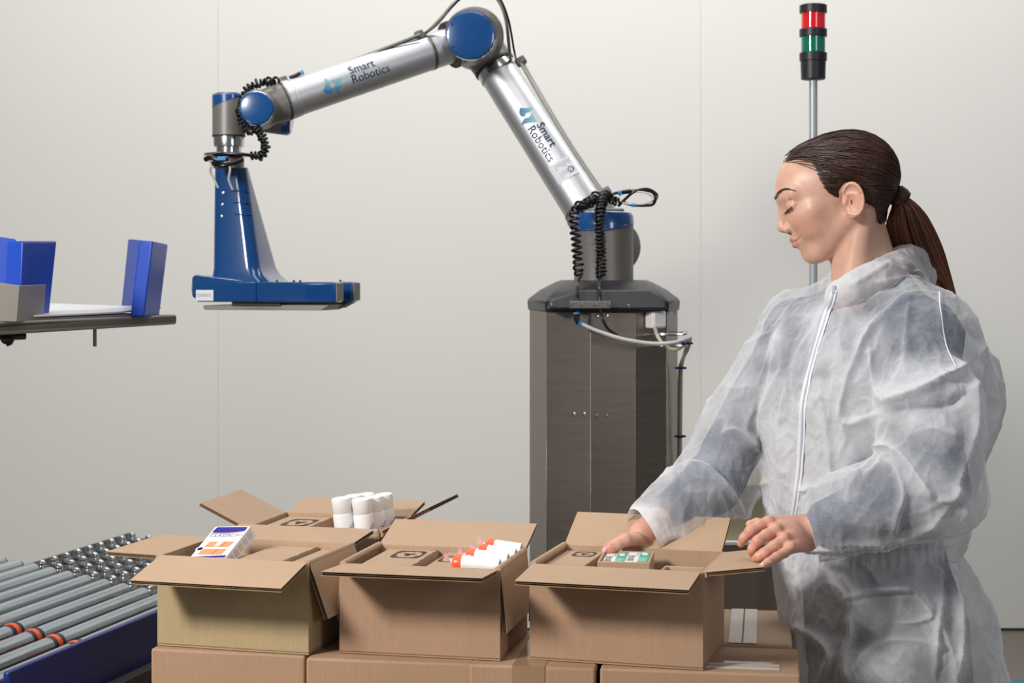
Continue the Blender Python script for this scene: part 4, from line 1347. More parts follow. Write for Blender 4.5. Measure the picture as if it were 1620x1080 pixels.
def surface(sdf, lo, hi, h, B=8, proj=2):
    """surface nets on sparse blocks; returns verts (n,3), quads (m,4)"""
    lo = np.array(lo, float); hi = np.array(hi, float)
    nb = np.ceil((hi - lo) / (B * h)).astype(int)
    gi_ = np.stack(np.meshgrid(*[np.arange(n) for n in nb], indexing='ij'), -1).reshape(-1, 3)
    cen = lo + (gi_ + 0.5) * B * h
    d = np.concatenate([sdf(c) for c in np.array_split(cen, max(1, len(cen) // 60000))])
    keep = gi_[np.abs(d) < B * h * 0.87 * 1.35 + h]
    ax_ = np.arange(B + 1)
    loc = np.stack(np.meshgrid(ax_, ax_, ax_, indexing='ij'), -1).reshape(-1, 3)
    NX = nb * B + 2
    cells = []; pos = []; quads = []
    key = lambda c: (c[..., 0] * NX[1] + c[..., 1]) * NX[2] + c[..., 2]
    for chunk in np.array_split(keep, max(1, len(keep) // 300)):
        g = chunk[:, None, :] * B + loc[None]
        v = sdf((lo + g * h).reshape(-1, 3)).reshape(len(chunk), B + 1, B + 1, B + 1)
        s = v < 0
        cnt = np.zeros((len(chunk), B, B, B)); acc = np.zeros((len(chunk), B, B, B, 3))
        for a in range(3):
            o1 = [x for x in range(3) if x != a]
            for m1 in (0, 1):
                for m2 in (0, 1):
                    st = [0, 0, 0]; st[o1[0]] = m1; st[o1[1]] = m2
                    en = list(st); en[a] = 1
                    sl = lambda q: (slice(None),) + tuple(slice(q[x], q[x] + B) for x in range(3))
                    v0 = v[sl(st)]; v1 = v[sl(en)]
                    cr = (s[sl(st)] != s[sl(en)])
                    t = np.where(cr, v0 / np.where(cr, v0 - v1, 1), 0)
                    off = np.zeros(v0.shape + (3,)); off[...] = st
                    off[..., a] = t
                    acc += np.where(cr[..., None], off, 0); cnt += cr
        act = cnt > 0
        idx = np.argwhere(act)
        gc = chunk[idx[:, 0]] * B + idx[:, 1:]
        cells.append(key(gc)); pos.append(lo + (gc + acc[act] / cnt[act][:, None]) * h)
        for a in range(3):
            en = [0, 0, 0]; en[a] = 1
            v0 = s[:, :B, :B, :B]; v1 = s[(slice(None),) + tuple(slice(en[x], en[x] + B) for x in range(3))]
            cr = np.argwhere(v0 != v1)
            ga_ = chunk[cr[:, 0]] * B + cr[:, 1:]
            b_, c_ = [(1, 2), (2, 0), (0, 1)][a]
            eb = np.zeros(3, int); eb[b_] = 1; ec = np.zeros(3, int); ec[c_] = 1
            q = np.stack([key(ga_ - eb - ec), key(ga_ - ec), key(ga_), key(ga_ - eb)], 1)
            fl = v0[tuple(cr.T)]
            q = np.where(fl[:, None], q, q[:, ::-1])
            quads.append(q)
    cells = np.concatenate(cells); pos = np.concatenate(pos); quads = np.concatenate(quads)
    cells, ui = np.unique(cells, return_index=True)
    pos = pos[ui]
    j = np.searchsorted(cells, quads); j = np.clip(j, 0, len(cells) - 1)
    ok = (cells[j] == quads).all(1)
    quads = j[ok]
    pos = project(sdf, pos, proj, h)
    return pos, quads


def grad(sdf, p, e=0.0006):
    g = np.zeros_like(p)
    for a in range(3):
        dp = np.zeros(3); dp[a] = e
        g[:, a] = sdf(p + dp) - sdf(p - dp)
    return g / np.maximum(np.linalg.norm(g, axis=1), 1e-12)[:, None]


def project(sdf, pos, n, h):
    for _ in range(n):
        out = []
        for c in np.array_split(pos, max(1, len(pos) // 60000)):
            d = sdf(c); g = grad(sdf, c)
            out.append(c - np.clip(d, -h, h)[:, None] * g * 0.9)
        pos = np.concatenate(out)
    return pos


def to_mesh(name, v, f, m, smooth=True):
    me = bpy.data.meshes.new(name)
    me.vertices.add(len(v)); me.vertices.foreach_set('co', v.astype(np.float32).ravel())
    k = f.shape[1]
    me.loops.add(f.size); me.loops.foreach_set('vertex_index', f.astype(np.int32).ravel())
    me.polygons.add(len(f)); me.polygons.foreach_set('loop_start', np.arange(0, f.size, k, dtype=np.int32))
    me.update(calc_edges=True)
    for x in (m if isinstance(m, (list, tuple)) else [m]):
        me.materials.append(x)
    if smooth: me.shade_smooth()
    return me


_rs = np.random.RandomState(7)
_perm = np.concatenate([_rs.permutation(256)] * 3)
_grd = _rs.normal(size=(256, 3)); _grd /= np.linalg.norm(_grd, axis=1)[:, None]


def perlin(p):
    i = np.floor(p).astype(int); f = p - i
    u = f * f * f * (f * (f * 6 - 15) + 10)
    i &= 255
    r = 0
    for dx in (0, 1):
        for dy in (0, 1):
            for dz in (0, 1):
                h = _perm[_perm[_perm[(i[:, 0] + dx) & 255] + ((i[:, 1] + dy) & 255)] + ((i[:, 2] + dz) & 255)]
                g = _grd[h]
                w_ = (u[:, 0] if dx else 1 - u[:, 0]) * (u[:, 1] if dy else 1 - u[:, 1]) * (u[:, 2] if dz else 1 - u[:, 2])
                r = r + w_ * (g[:, 0] * (f[:, 0] - dx) + g[:, 1] * (f[:, 1] - dy) + g[:, 2] * (f[:, 2] - dz))
    return r


# ------------------------------------------------------------ skeleton
YH = 2.87
HC = Pn(1335, 318, YH)                       # between the ears
pitch = math.radians(20.0); yaw = math.radians(174.0)
fh = V3(math.cos(yaw), math.sin(yaw), 0)
Hf = fh * math.cos(pitch) + V3(0, 0, -math.sin(pitch))
Hu = fh * math.sin(pitch) + V3(0, 0, math.cos(pitch))
Hl = np.cross(Hu, Hf)
HM = np.stack([Hf, Hl, Hu], 1)               # local -> world columns


def to_head(p):
    return (p - HC) @ HM


def from_head(q):
    return HC + q @ HM.T


yawT = math.radians(180 + 35)
TF = V3(math.cos(yawT), math.sin(yawT), 0)    # torso forward
TL_ = np.cross(V3(0, 0, 1), TF)                # torso left (towards the camera)

SHN = Pn(1462, 535, 2.77); ELN = Pn(1480, 768, 2.66); WRN = Pn(1277, 842, 2.685)
SHF = Pn(1262, 522, 3.02); ELF = Pn(1128, 764, 2.97); WRF = Pn(1018, 845, 2.835)
NB = Pn(1388, 452, 2.90)                      # neck base

# ---- head
def head_sdf(p):
    q = to_head(p)
    x, y, z = q[:, 0], np.abs(q[:, 1]), q[:, 2]
    m = np.stack([x, y, z], 1)
    d = ell(m, V3(-.016, 0, .034), V3(.077, .069, .067))
    d = smin(d, ell(m, V3(.036, 0, .040), V3(.066, .059, .066)), .03)
    d = smin(d, ell(m, V3(.042, 0, -.010), V3(.055, .050, .060)), .03)
    d = smin(d, ell(m, V3(.060, .027, -.012), V3(.031, .025, .028)), .02)          # cheek
    d = smin(d, cap(m, V3(.004, .049, -.030), V3(.066, .014, -.066), .013, .013), .022)   # jaw
    d = smin(d, ell(m, V3(.0765, 0, -.0645), V3(.0200, .0200, .0185)), .014)              # chin
    d = smin(d, ell(m, V3(.045, 0, -.058), V3(.035, .029, .018)), .02)
    d = smin(d, cap(m, V3(.0905, .010, .042), V3(.076, .042, .041), .0125, .010), .012)  # brow
    d = smin(d, cap(m, V3(.056, .050, .004), V3(.082, .034, -.001), .010, .008), .018)  # cheek bone
    d = smin(d, ell(m, V3(.0820, 0, -.036), V3(.0215, .0235, .021)), .014)              # muzzle
    # eye socket and lid
    d = smax(d, -(np.linalg.norm(m - V3(.1140, .031, .0205), axis=1) - .0165), .012)
    d = smin(d, ell(m, V3(.0815, .0315, .0215), V3(.0138, .0165, .0122)), .003)
    # nose
    d = smin(d, cap(m, V3(.0955, 0, .034), V3(.1095, 0, -.001), .0070, .0072), .009)
    d = smin(d, ell(m, V3(.1108, 0, -.0072), V3(.0086, .0086, .0078)), .006)
    d = smin(d, ell(m, V3(.1035, .0108, -.0120), V3(.0088, .0060, .0068)), .005)
    d = smin(d, cap(m, V3(.109, 0, -.011), V3(.1035, 0, -.0175), .0040, .0045), .004)
    d = smax(d, -ell(m, V3(.1060, .0060, -.0180), V3(.0052, .0028, .0040)), .002)
    # lips
    d = smax(d, -cap(m, V3(.1085, 0, -.0215), V3(.1080, 0, -.0275), .0020, .0022), .003)
    d = smin(d, chain(m, [V3(.1022, .002, -.0312), V3(.0965, .0150, -.0338), V3(.0860, .0255, -.0322)], [.0054, .0040, .0018]), .0030)
    d = smin(d, chain(m, [V3(.1004, 0, -.0418), V3(.0940, .0150, -.0395), V3(.0860, .0240, -.0345)], [.0066, .0050, .0020]), .0030)
    d = smax(d, -chain(m, [V3(.1095, 0, -.0362), V3(.1010, .0160, -.0366), V3(.0880, .0300, -.0325)], [.0013, .0013, .0013]), .0020)
    d = smax(d, -ell(m, V3(.1080, 0, -.0525), V3(.0090, .016, .0045)), .007)
    # eyelash crease
    d = smax(d, -cap(m, V3(.0955, .020, .0160), V3(.0790, .0480, .0200), .0008, .0008), .0014)
    d = smax(d, -cap(m, V3(.0950, .020, .0300), V3(.0830, .0460, .0315), .0010, .0010), .003)
    # ear
    eb = V3(-.0005, .0715, -.002)
    e = m - eb
    # tilt the ear: plane leans back and out
    ang = .22
    ex = e[:, 0] * math.cos(ang) + e[:, 2] * math.sin(ang); ez = -e[:, 0] * math.sin(ang) + e[:, 2] * math.cos(ang)
    ey = e[:, 1] + ex * .50
    w3 = np.stack([ex, ey, ez], 1)
    ear = ell(w3, V3(-.006, .0035, .0), V3(.0165, .0048, .0285))
    th = np.linspace(-2.2, 2.55, 15)
    rim = []
    for t in th:
        # helix: from the front top over the back to the lobe
        rim.append(V3(-.006 - math.cos(t) * .0155 * (1 if t > 0 else 1.0) , .0075, math.sin(t) * .0270 * (1.0 if t > 0 else .95)))
    rimd = chain(w3, rim, [.0026] + [.0030] * 13 + [.0026])
    ear = smin(ear, rimd, .003)
    ear = smin(ear, ell(w3, V3(-.001, .0045, -.0235), V3(.0072, .0042, .0085)), .004)
    ear = smax(ear, -ell(w3, V3(-.0035, .0100, -.003), V3(.0080, .0070, .0130)), .003)
    ear = smax(ear, -ell(w3, V3(-.0055, .0105, .0150), V3(.0085, .0050, .0060)), .003)
    ear = smin(ear, ell(w3, V3(.0072, .0055, -.003), V3(.0035, .0045, .0055)), .003)
    d = smin(d, ear, .006)
    return d


NKT = Pn(1347, 335, 2.872); NKF = from_head(V3(.002, 0, -.056)); NKE = Pn(1381, 462, 2.89)
NKB = NB + V3(0, 0, -.03)


def neck_sdf(p):
    d = cap(p, NKT, NKE, .0475, .053)
    d = smin(d, cap(p, NKF, Pn(1353, 462, 2.86), .034, .040), .02)
    # tendon from behind the ear to the pit of the neck
    d = smin(d, cap(p, from_head(V3(-.022, .046, -.030)), Pn(1345, 458, 2.835), .012, .012), .028)
    d = smin(d, cap(p, from_head(V3(-.022, -.052, -.030)), Pn(1334, 458, 2.90), .012, .012), .028)
    return d


# ---- hands
def finger(p, pts, rs):
    return chain(p, pts, rs, .003)


def near_hand(p):
    M_ = [Pn(1216, 826, 2.658), Pn(1228.5, 838, 2.640), Pn(1241, 852, 2.622), Pn(1251.5, 866, 2.608)]
    Wb = [WRN + V3(-.004, .012, .012), WRN + V3(-.004, .004, .004), WRN + V3(-.002, -.004, -.006), WRN + V3(0, -.010, -.014)]
    palm = None
    for a, b, r1, r2 in zip(Wb, M_, (.015, .0165, .016, .014), (.0098, .0102, .0098, .0090)):
        e = cap(p, a, b, r1, r2)
        palm = e if palm is None else smin(palm, e, .010)
    # heel and ball of the palm (underneath)
    palm = smin(palm, ell(p, Pn(1240, 848, 2.660), V3(.028, .026, .020)), .012)
    f = [([M_[0], Pn(1202, 830, 2.650), Pn(1187.5, 840, 2.642), Pn(1177, 851, 2.646), Pn(1172.5, 859, 2.652)], [.0098, .0085, .0088, .0074, .0066]),
         ([M_[1], Pn(1212, 846, 2.628), Pn(1199, 856, 2.618), Pn(1191, 868, 2.622), Pn(1190.5, 874, 2.632)], [.0102, .0088, .0090, .0078, .0070]),
         ([M_[2], Pn(1224, 864, 2.606), Pn(1209.5, 875, 2.596), Pn(1201, 880, 2.598), Pn(1196, 883, 2.608)], [.0098, .0084, .0086, .0076, .0066]),
         ([M_[3], Pn(1241, 874, 2.596), Pn(1229, 881, 2.582), Pn(1216, 889, 2.568), Pn(1207, 894.5, 2.560)], [.0090, .0076, .0076, .0066, .0058])]
    d = palm
    for pts, rs in f:
        e = finger(p, pts, rs)
        d = smin(d, e, .0035)
    th = finger(p, [Pn(1236, 845, 2.680), Pn(1214, 836, 2.690), Pn(1198, 828, 2.690), Pn(1187, 829.5, 2.688)], [.014, .0105, .0088, .0072])
    d = smin(d, th, .006)
    for (px, py, Y, r) in ((1228.5, 835.5, 2.632, .0072), (1241, 849.5, 2.614, .0068), (1216, 824, 2.652, .0068), (1251.5, 864, 2.601, .006)):
        d = smin(d, np.linalg.norm(p - Pn(px, py, Y), axis=1) - r, .006)
    return d


def far_hand(p):
    M_ = [Pn(991, 862, 2.806), Pn(1000, 867, 2.812), Pn(1010, 869, 2.818), Pn(1018, 871, 2.824)]
    palm = None
    for k, (b, r1, r2) in enumerate(zip(M_, (.0155, .0165, .016, .0145), (.0100, .0104, .0100, .0090))):
        e = cap(p, WRF + V3(-.006 + .006 * k, -.004 + .003 * k, 0), b, r1, r2)
        palm = e if palm is None else smin(palm, e, .010)
    d = palm
    for a, b1, b2 in ((M_[0], (985, 884, 2.800), (990, 900, 2.800)), (M_[1], (996, 890, 2.806), (1000, 908, 2.806)),
                      (M_[2], (1006, 892, 2.812), (1009, 908, 2.812)), (M_[3], (1016, 890, 2.818), (1019, 903, 2.818))):
        d = smin(d, finger(p, [a, Pn(*b1), Pn(*b2)], [.0096, .0085, .0070]), .004)
    th = finger(p, [Pn(1006, 853, 2.800), Pn(989, 854.5, 2.785), Pn(976, 861, 2.776), Pn(966, 866, 2.772), Pn(958.5, 870.5, 2.770)], [.0130, .0118, .0098, .0092, .0070])
    d = smin(d, th, .008)
    return d


# ---- torso by sections (py, left px, right px, Y, depth ratio)
def rows(rs):
    z = []; cx_ = []; cy_ = []; a = []; b = []
    fx_ = abs(TL_[0]); fy_ = abs(TF[0])
    for py, l, r, Y, k in rs:
        h = (r - l) / 2 / FOC * Y
        aa = h / math.sqrt(fx_ ** 2 + (fy_ * k) ** 2)
        c = Pn((l + r) / 2, py, Y)
        z.append(c[2]); cx_.append(c[0]); cy_.append(Y); a.append(aa); b.append(aa * k)
    o = np.argsort(z)
    return [np.array(v)[o] for v in (z, cx_, cy_, a, b)]


def section_sdf(p, R):
    z, cx_, cy_, a, b = R
    X = np.interp(p[:, 2], z, cx_); Yc = np.interp(p[:, 2], z, cy_)
    A = np.interp(p[:, 2], z, a); B = np.interp(p[:, 2], z, b)
    dx = p[:, 0] - X; dy = p[:, 1] - Yc
    u = dx * TL_[0] + dy * TL_[1]; v = dx * TF[0] + dy * TF[1]
    k = np.sqrt((u / A) ** 2 + (v / B) ** 2)
    d = (k - 1) * np.minimum(A, B) * .95
    d = np.maximum(d, p[:, 2] - z[-1]); d = np.maximum(d, z[0] - p[:, 2])
    return d


R_body = rows([(462, 1345, 1432, 2.90, .9), (485, 1290, 1475, 2.90, .50), (520, 1262, 1492, 2.90, .55), (580, 1258, 1482, 2.90, .74), (640, 1262, 1472, 2.90, .78), (720, 1278, 1462, 2.90, .74),
               (800, 1290, 1458, 2.90, .72), (880, 1285, 1478, 2.90, .74), (960, 1290, 1510, 2.90, .80), (1050, 1292, 1520, 2.90, .82), (1120, 1310, 1500, 2.90, .80)])
HIPN = Pn(1440, 1080, 2.80); HIPF = Pn(1365, 1080, 3.0)
KNN = V3(HIPN[0] - .02, HIPN[1], .46); KNF = V3(HIPF[0] - .02, HIPF[1], .46)
ANN = V3(HIPN[0] + .01, HIPN[1], .08); ANF = V3(HIPF[0] + .01, HIPF[1], .08)


def legs(p, r0, r1, r2):
    d = np.minimum(cap(p, HIPN, KNN, r0, r1), cap(p, KNN, ANN, r1, r2))
    return np.minimum(d, np.minimum(cap(p, HIPF, KNF, r0, r1), cap(p, KNF, ANF, r1, r2)))


def body_sdf(p):
    d = smin(head_sdf(p), neck_sdf(p), .010)
    t = section_sdf(p, R_body)
    t = smin(t, cap(p, SHN, ELN, .047, .036), .03); t = smin(t, cap(p, ELN, WRN, .038, .0235), .012)
    t = smin(t, cap(p, SHF, ELF, .047, .036), .03); t = smin(t, cap(p, ELF, WRF, .038, .0235), .012)
    t = smin(t, cap(p, SHN, NB, .035, .045), .03); t = smin(t, cap(p, SHF, NB, .035, .045), .03)
    t = smin(t, legs(p, .085, .055, .040), .03)
    for a in (ANN, ANF):
        t = smin(t, cap(p, a + V3(0, 0, -.045), a + V3(-.12, -.06, -.052), .03, .022), .02)
    d = smin(d, t, .02)
    d = smin(d, near_hand(p), .008); d = smin(d, far_hand(p), .008)
    return d


def bounds_filter(f, lo, hi, far=0.05):
    return f


def body_fast(p):
    """body_sdf, with the costly head and hands evaluated only near them"""
    d = section_sdf(p, R_body)
    d = smin(d, cap(p, SHN, ELN, .047, .036), .03); d = smin(d, cap(p, ELN, WRN, .038, .0235), .012)
    d = smin(d, cap(p, SHF, ELF, .047, .036), .03); d = smin(d, cap(p, ELF, WRF, .038, .0235), .012)
    d = smin(d, cap(p, SHN, NB, .035, .045), .03); d = smin(d, cap(p, SHF, NB, .035, .045), .03)
    d = smin(d, legs(p, .085, .055, .040), .03)
    for a in (ANN, ANF):
        d = smin(d, cap(p, a + V3(0, 0, -.045), a + V3(-.12, -.06, -.052), .03, .022), .02)
    for c, R, fn, k in ((HC, .30, lambda q: smin(head_sdf(q), neck_sdf(q), .010), .02), (Pn(1220, 855, 2.64), .16, near_hand, .008), (Pn(1000, 870, 2.80), .16, far_hand, .008)):
        rr = np.linalg.norm(p - c, axis=1)
        m = rr < R
        d2 = rr - R * .6
        if m.any():
            d2[m] = fn(p[m])
        d = smin(d, d2, k)
    return d


woman = thing('person', 'woman with brown ponytail in white translucent coverall packing cartons', 'person', (HIPN[0] - .03, 2.9, 0))

skin = bpy.data.materials.new('skin'); skin.use_nodes = True
nt = skin.node_tree; bs_ = nt.nodes['Principled BSDF']
bs_.inputs['Roughness'].default_value = 0.42
bs_.inputs['Subsurface Weight'].default_value = 0.12
bs_.inputs['Subsurface Radius'].default_value = (1.0, .35, .2)
bs_.inputs['Subsurface Scale'].default_value = 0.008
bs_.inputs['Specular IOR Level'].default_value = 0.45
at_ = nt.nodes.new('ShaderNodeAttribute'); at_.attribute_name = 'tint'
tcn = nt.nodes.new('ShaderNodeTexCoord'); nz = nt.nodes.new('ShaderNodeTexNoise'); nz.inputs['Scale'].default_value = 45; nz.inputs['Detail'].default_value = 5
nt.links.new(tcn.outputs['Object'], nz.inputs['Vector'])
hs = nt.nodes.new('ShaderNodeMix'); hs.data_type = 'RGBA'; hs.blend_type = 'MULTIPLY'; hs.inputs['Factor'].default_value = 1
cr_ = nt.nodes.new('ShaderNodeValToRGB'); cr_.color_ramp.elements[0].color = (.90, .86, .84, 1); cr_.color_ramp.elements[1].color = (1.0, 1.0, 1.0, 1)
cr_.color_ramp.elements[0].position = .3; cr_.color_ramp.elements[1].position = .6
nt.links.new(nz.outputs['Fac'], cr_.inputs[0]); nt.links.new(at_.outputs['Color'], hs.inputs['A']); nt.links.new(cr_.outputs[0], hs.inputs['B'])
nt.links.new(hs.outputs['Result'], bs_.inputs['Base Color'])
n2_ = nt.nodes.new('ShaderNodeTexNoise'); n2_.inputs['Scale'].default_value = 700; bpn = nt.nodes.new('ShaderNodeBump'); bpn.inputs['Strength'].default_value = .12; bpn.inputs['Distance'].default_value = .0006
nt.links.new(tcn.outputs['Object'], n2_.inputs['Vector']); nt.links.new(n2_.outputs['Fac'], bpn.inputs['Height']); nt.links.new(bpn.outputs[0], bs_.inputs['Normal'])

HB = 0.0036
v, f = surface(body_fast, (.02, 2.45, -.02), (.90, 3.25, 1.66), HB)
me = to_mesh('person_body', v, f, skin)
# refine head and hands
bm = bmesh.new(); bm.from_mesh(me)
bm.verts.ensure_lookup_table()
def near_(co):
    return ((co - Vector(HC)).length < .17 and co.z > HC[2] - .14) or (co - Vector(Pn(1220, 855, 2.64))).length < .085 or (co - Vector(Pn(990, 868, 2.79))).length < .07
sel = [e for e in bm.edges if near_(e.verts[0].co) and near_(e.verts[1].co)]
bmesh.ops.subdivide_edges(bm, edges=sel, cuts=1, use_grid_fill=True)
bm.to_mesh(me); bm.free()
v = np.zeros(len(me.vertices) * 3, np.float32); me.vertices.foreach_get('co', v); v = v.reshape(-1, 3).astype(float)
msk = (np.linalg.norm(v - HC, axis=1) < .2) | (np.linalg.norm(v - Pn(1220, 855, 2.64), axis=1) < .1) | (np.linalg.norm(v - Pn(990, 868, 2.79), axis=1) < .09)
v[msk] = project(body_fast, v[msk], 2, HB)
me.vertices.foreach_set('co', v.astype(np.float32).ravel()); me.update()
me.shade_smooth()
# true skin colours: lips, cheeks, ears, finger joints
q = to_head(v); aq = np.abs(q[:, 1])
base_c = np.array(srgb(216, 172, 150)[:3]); c = np.tile(base_c, (len(v), 1))
def blend(mask, col):
    global c
    c = c * (1 - mask[:, None]) + np.array(col[:3]) * mask[:, None]
sm = lambda x: np.clip(x, 0, 1)
m_ = np.stack([q[:, 0], aq, q[:, 2]], 1)
blend(.35 * np.exp(-((m_ - V3(.072, .040, -.012)) ** 2).sum(1) / .022 ** 2), srgb(224, 138, 118))
blend(.35 * np.exp(-((m_ - V3(.118, .0, -.007)) ** 2).sum(1) / .010 ** 2), srgb(220, 140, 122))
blend(.5 * np.exp(-((m_ - V3(-.01, .076, .0)) ** 2).sum(1) / .022 ** 2), srgb(222, 142, 116))
lipd = np.minimum(chain(m_, [V3(.1022, .002, -.0312), V3(.0965, .0150, -.0338), V3(.0860, .0255, -.0322)], [.0056, .0044, .0022]), chain(m_, [V3(.1004, 0, -.0418), V3(.0940, .0150, -.0395), V3(.0860, .0240, -.0345)], [.0066, .0052, .0024]))
blend(.9 * sm(.5 - lipd / .0022), srgb(190, 100, 98))
# lash line and upper lid
ld = cap(m_, V3(.0955, .020, .0160), V3(.0790, .0480, .0200), .0, .0)
blend(.85 * sm((.0016 - ld) / .0012), srgb(60, 42, 36))
blend(.25 * np.exp(-((m_ - V3(.093, .031, .022)) ** 2).sum(1) / .010 ** 2), srgb(196, 128, 116))
hmask = (v[:, 2] < 1.12)
blend(.40 * hmask, srgb(214, 146, 126))
for k_ in ((1187.5, 840, 2.642), (1199, 856, 2.618), (1209.5, 875, 2.596), (1229, 881, 2.582), (1228.5, 838, 2.635), (1241, 852, 2.618), (1173, 859, 2.65), (1190, 874, 2.63), (1196, 883, 2.606)):
    blend(.40 * np.exp(-((v - Pn(*k_)) ** 2).sum(1) / .009 ** 2), srgb(206, 104, 84))
blend(.5 * np.exp(-((v - Pn(958.5, 870.5, 2.765)) ** 2).sum(1) / .012 ** 2), srgb(214, 120, 104))
ca = me.color_attributes.new('tint', 'FLOAT_COLOR', 'POINT')
ca.data.foreach_set('color', np.concatenate([c, np.ones((len(c), 1))], 1).astype(np.float32).ravel())
body = bpy.data.objects.new('body', me); COL.objects.link(body); body.parent = woman
body.matrix_parent_inverse = Matrix.Translation(woman.location).inverted()
WINV = Matrix.Translation(woman.location).inverted()


def child(name, me, parent=None):
    o = bpy.data.objects.new(name, me); COL.objects.link(o); o.parent = parent or woman
    o.matrix_parent_inverse = WINV if parent is None else Matrix()
    return o


from mathutils.bvhtree import BVHTree
CAMP = Vector((0, 0, CAMH))


def bvh_of(me):
    vv = [x.co.copy() for x in me.vertices]; return BVHTree.FromPolygons(vv, [tuple(p.vertices) for p in me.polygons])


BV = bvh_of(me)


def hit(px, py, bv, lift=.0):
    d = (P(px, py, 1.0) - CAMP).normalized()
    loc, nrm, _, _ = bv.ray_cast(CAMP, d)
    if loc is None: return None, None
    if nrm.dot(d) > 0: nrm = -nrm
    return loc + nrm * lift, nrm


# fingernails
mnail = mat('pale_pink_nail', srgb(226, 176, 170), 0.15, coat=.6)
for px, py, rx in ((1205, 895.5, .0052), (955.5, 869.5, .0060)):
    loc, nrm = hit(px, py, BV, .0004)
    if loc is not None:
        b = MB(); u_ = (Vector((-.7, 0, -.5)) - nrm * Vector((-.7, 0, -.5)).dot(nrm)).normalized(); w_ = nrm.cross(u_)
        b.loft([[loc - nrm * .0016 + (u_ * math.cos(a) * rx * 1.0 + w_ * math.sin(a) * rx * .72) for a in [2 * PI * k / 16 for k in range(16)]],
                [loc + nrm * .0004 + (u_ * math.cos(a) * rx * .8 + w_ * math.sin(a) * rx * .55) for a in [2 * PI * k / 16 for k in range(16)]]])
        o = b.build('fingernail', mnail, woman, smooth=60)

# eyebrows and lashes: fine hairs standing on the skin
mbrow = mat('brow_hair', srgb(72, 48, 38), 0.6)
def surf_head(x, y, z, it=12):
    """point pushed to the skin along the forward axis"""
    p = from_head(V3(x, y, z))[None]
    for _ in range(it):
        p = p - head_sdf(p)[:, None] * grad(head_sdf, p)
    return p[0], grad(head_sdf, p)[0]


for sy in (1, -1):
    b = MB(); rnd = random.Random(5)
    for k in range(170):
        t_ = rnd.random()
        yb = .010 + .043 * t_
        zb_ = .0425 + .0080 * math.sin(min(1.0, t_ * 1.05) * PI * .86) - .0005 * t_
        wd = .0030 * (1 - .8 * t_ ** 2) * min(1, .45 + t_ * 4)
        p0, n0 = surf_head(.108 - .6 * yb, sy * yb, zb_ + rnd.uniform(-wd, wd), 8)
        d_ = (HM @ V3(-.30, sy * 1.0, .7 * (1 - t_) - .25)); d_ = d_ - n0 * (d_ @ n0); d_ /= np.linalg.norm(d_)
        L_ = .0055
        b.tube([p0 + n0 * .0004, p0 + n0 * .0011 + d_ * L_ * .5, p0 + n0 * .0006 + d_ * L_], [.00038, .00032, .0001], 4)
    b.build('eyebrow', mbrow, woman, smooth=60)
    b = MB()
    for k in range(34):
        t_ = k / 33
        yb = .0195 + .0285 * t_
        p0, n0 = surf_head(.104 - .55 * (yb - .02), sy * yb, .0158 + .004 * t_, 8)
        d_ = HM @ V3(.85, sy * (.2 + .7 * t_), -.50); d_ /= np.linalg.norm(d_)
        u0 = HM @ V3(0, 0, 1.0)
        b.tube([p0 - n0 * .0005, p0 + d_ * .0035, p0 + d_ * .0066 + u0 * .0008], [.00060, .00045, .00012], 4)
    b.build('eyelashes', mbrow, woman, smooth=60)
FAB_BASE = 0.30   # share of light the fabric stops where it clings
# ------------------------------------------------------------ hair
mhair = bpy.data.materials.new('brown_hair'); mhair.use_nodes = True
nt = mhair.node_tree; bs_ = nt.nodes['Principled BSDF']
bs_.inputs['Roughness'].default_value = 0.36; bs_.inputs['Specular IOR Level'].default_value = .6
at_ = nt.nodes.new('ShaderNodeAttribute'); at_.attribute_name = 'tone'
cr_ = nt.nodes.new('ShaderNodeValToRGB')
cr_.color_ramp.elements[0].color = srgb(34, 22, 19); cr_.color_ramp.elements[1].color = srgb(172, 108, 74)
e_ = cr_.color_ramp.elements.new(.42); e_.color = srgb(84, 52, 40)
nt.links.new(at_.outputs['Fac'], cr_.inputs[0]); nt.links.new(cr_.outputs[0], bs_.inputs['Base Color'])

# hairline seen from the side, in the head's own (forward, up) axes
def side_local(px, py):
    X = (px - 1335) / FOC * YH; Z = -(py - 318) / FOC * YH
    cp_, sp_ = math.cos(pitch), math.sin(pitch)
    return (-X * cp_ - Z * sp_, -X * sp_ + Z * cp_)


hl = [(1225, 262), (1240, 253), (1256, 248), (1274, 251), (1286, 262), (1290, 276), (1297, 290), (1304, 303), (1316, 311), (1329, 304), (1335, 295), (1352, 297), (1362, 318), (1368, 335), (1377, 349), (1387, 355), (1400, 344), (1425, 336), (1500, 480), (1200, 480), (1200, 262)]
FACE = np.array([side_local(*p) for p in hl])


def in_face(x, z):
    n = len(FACE); ins = np.zeros(len(x), bool)
    for i in range(n):
        x0, z0 = FACE[i]; x1, z1 = FACE[(i + 1) % n]
        c_ = ((z0 > z) != (z1 > z)) & (x < (x1 - x0) * (z - z0) / (z1 - z0 + 1e-12) + x0)
        ins ^= c_
    return ins


def edge_dist(x, z):
    d = np.full(len(x), 9.)
    for i in range(17):
        a = FACE[i]; b_ = FACE[i + 1]; ab = b_ - a
        t = np.clip(((x - a[0]) * ab[0] + (z - a[1]) * ab[1]) / (ab @ ab), 0, 1)
        d = np.minimum(d, np.hypot(x - a[0] - t * ab[0], z - a[1] - t * ab[1]))
    return d


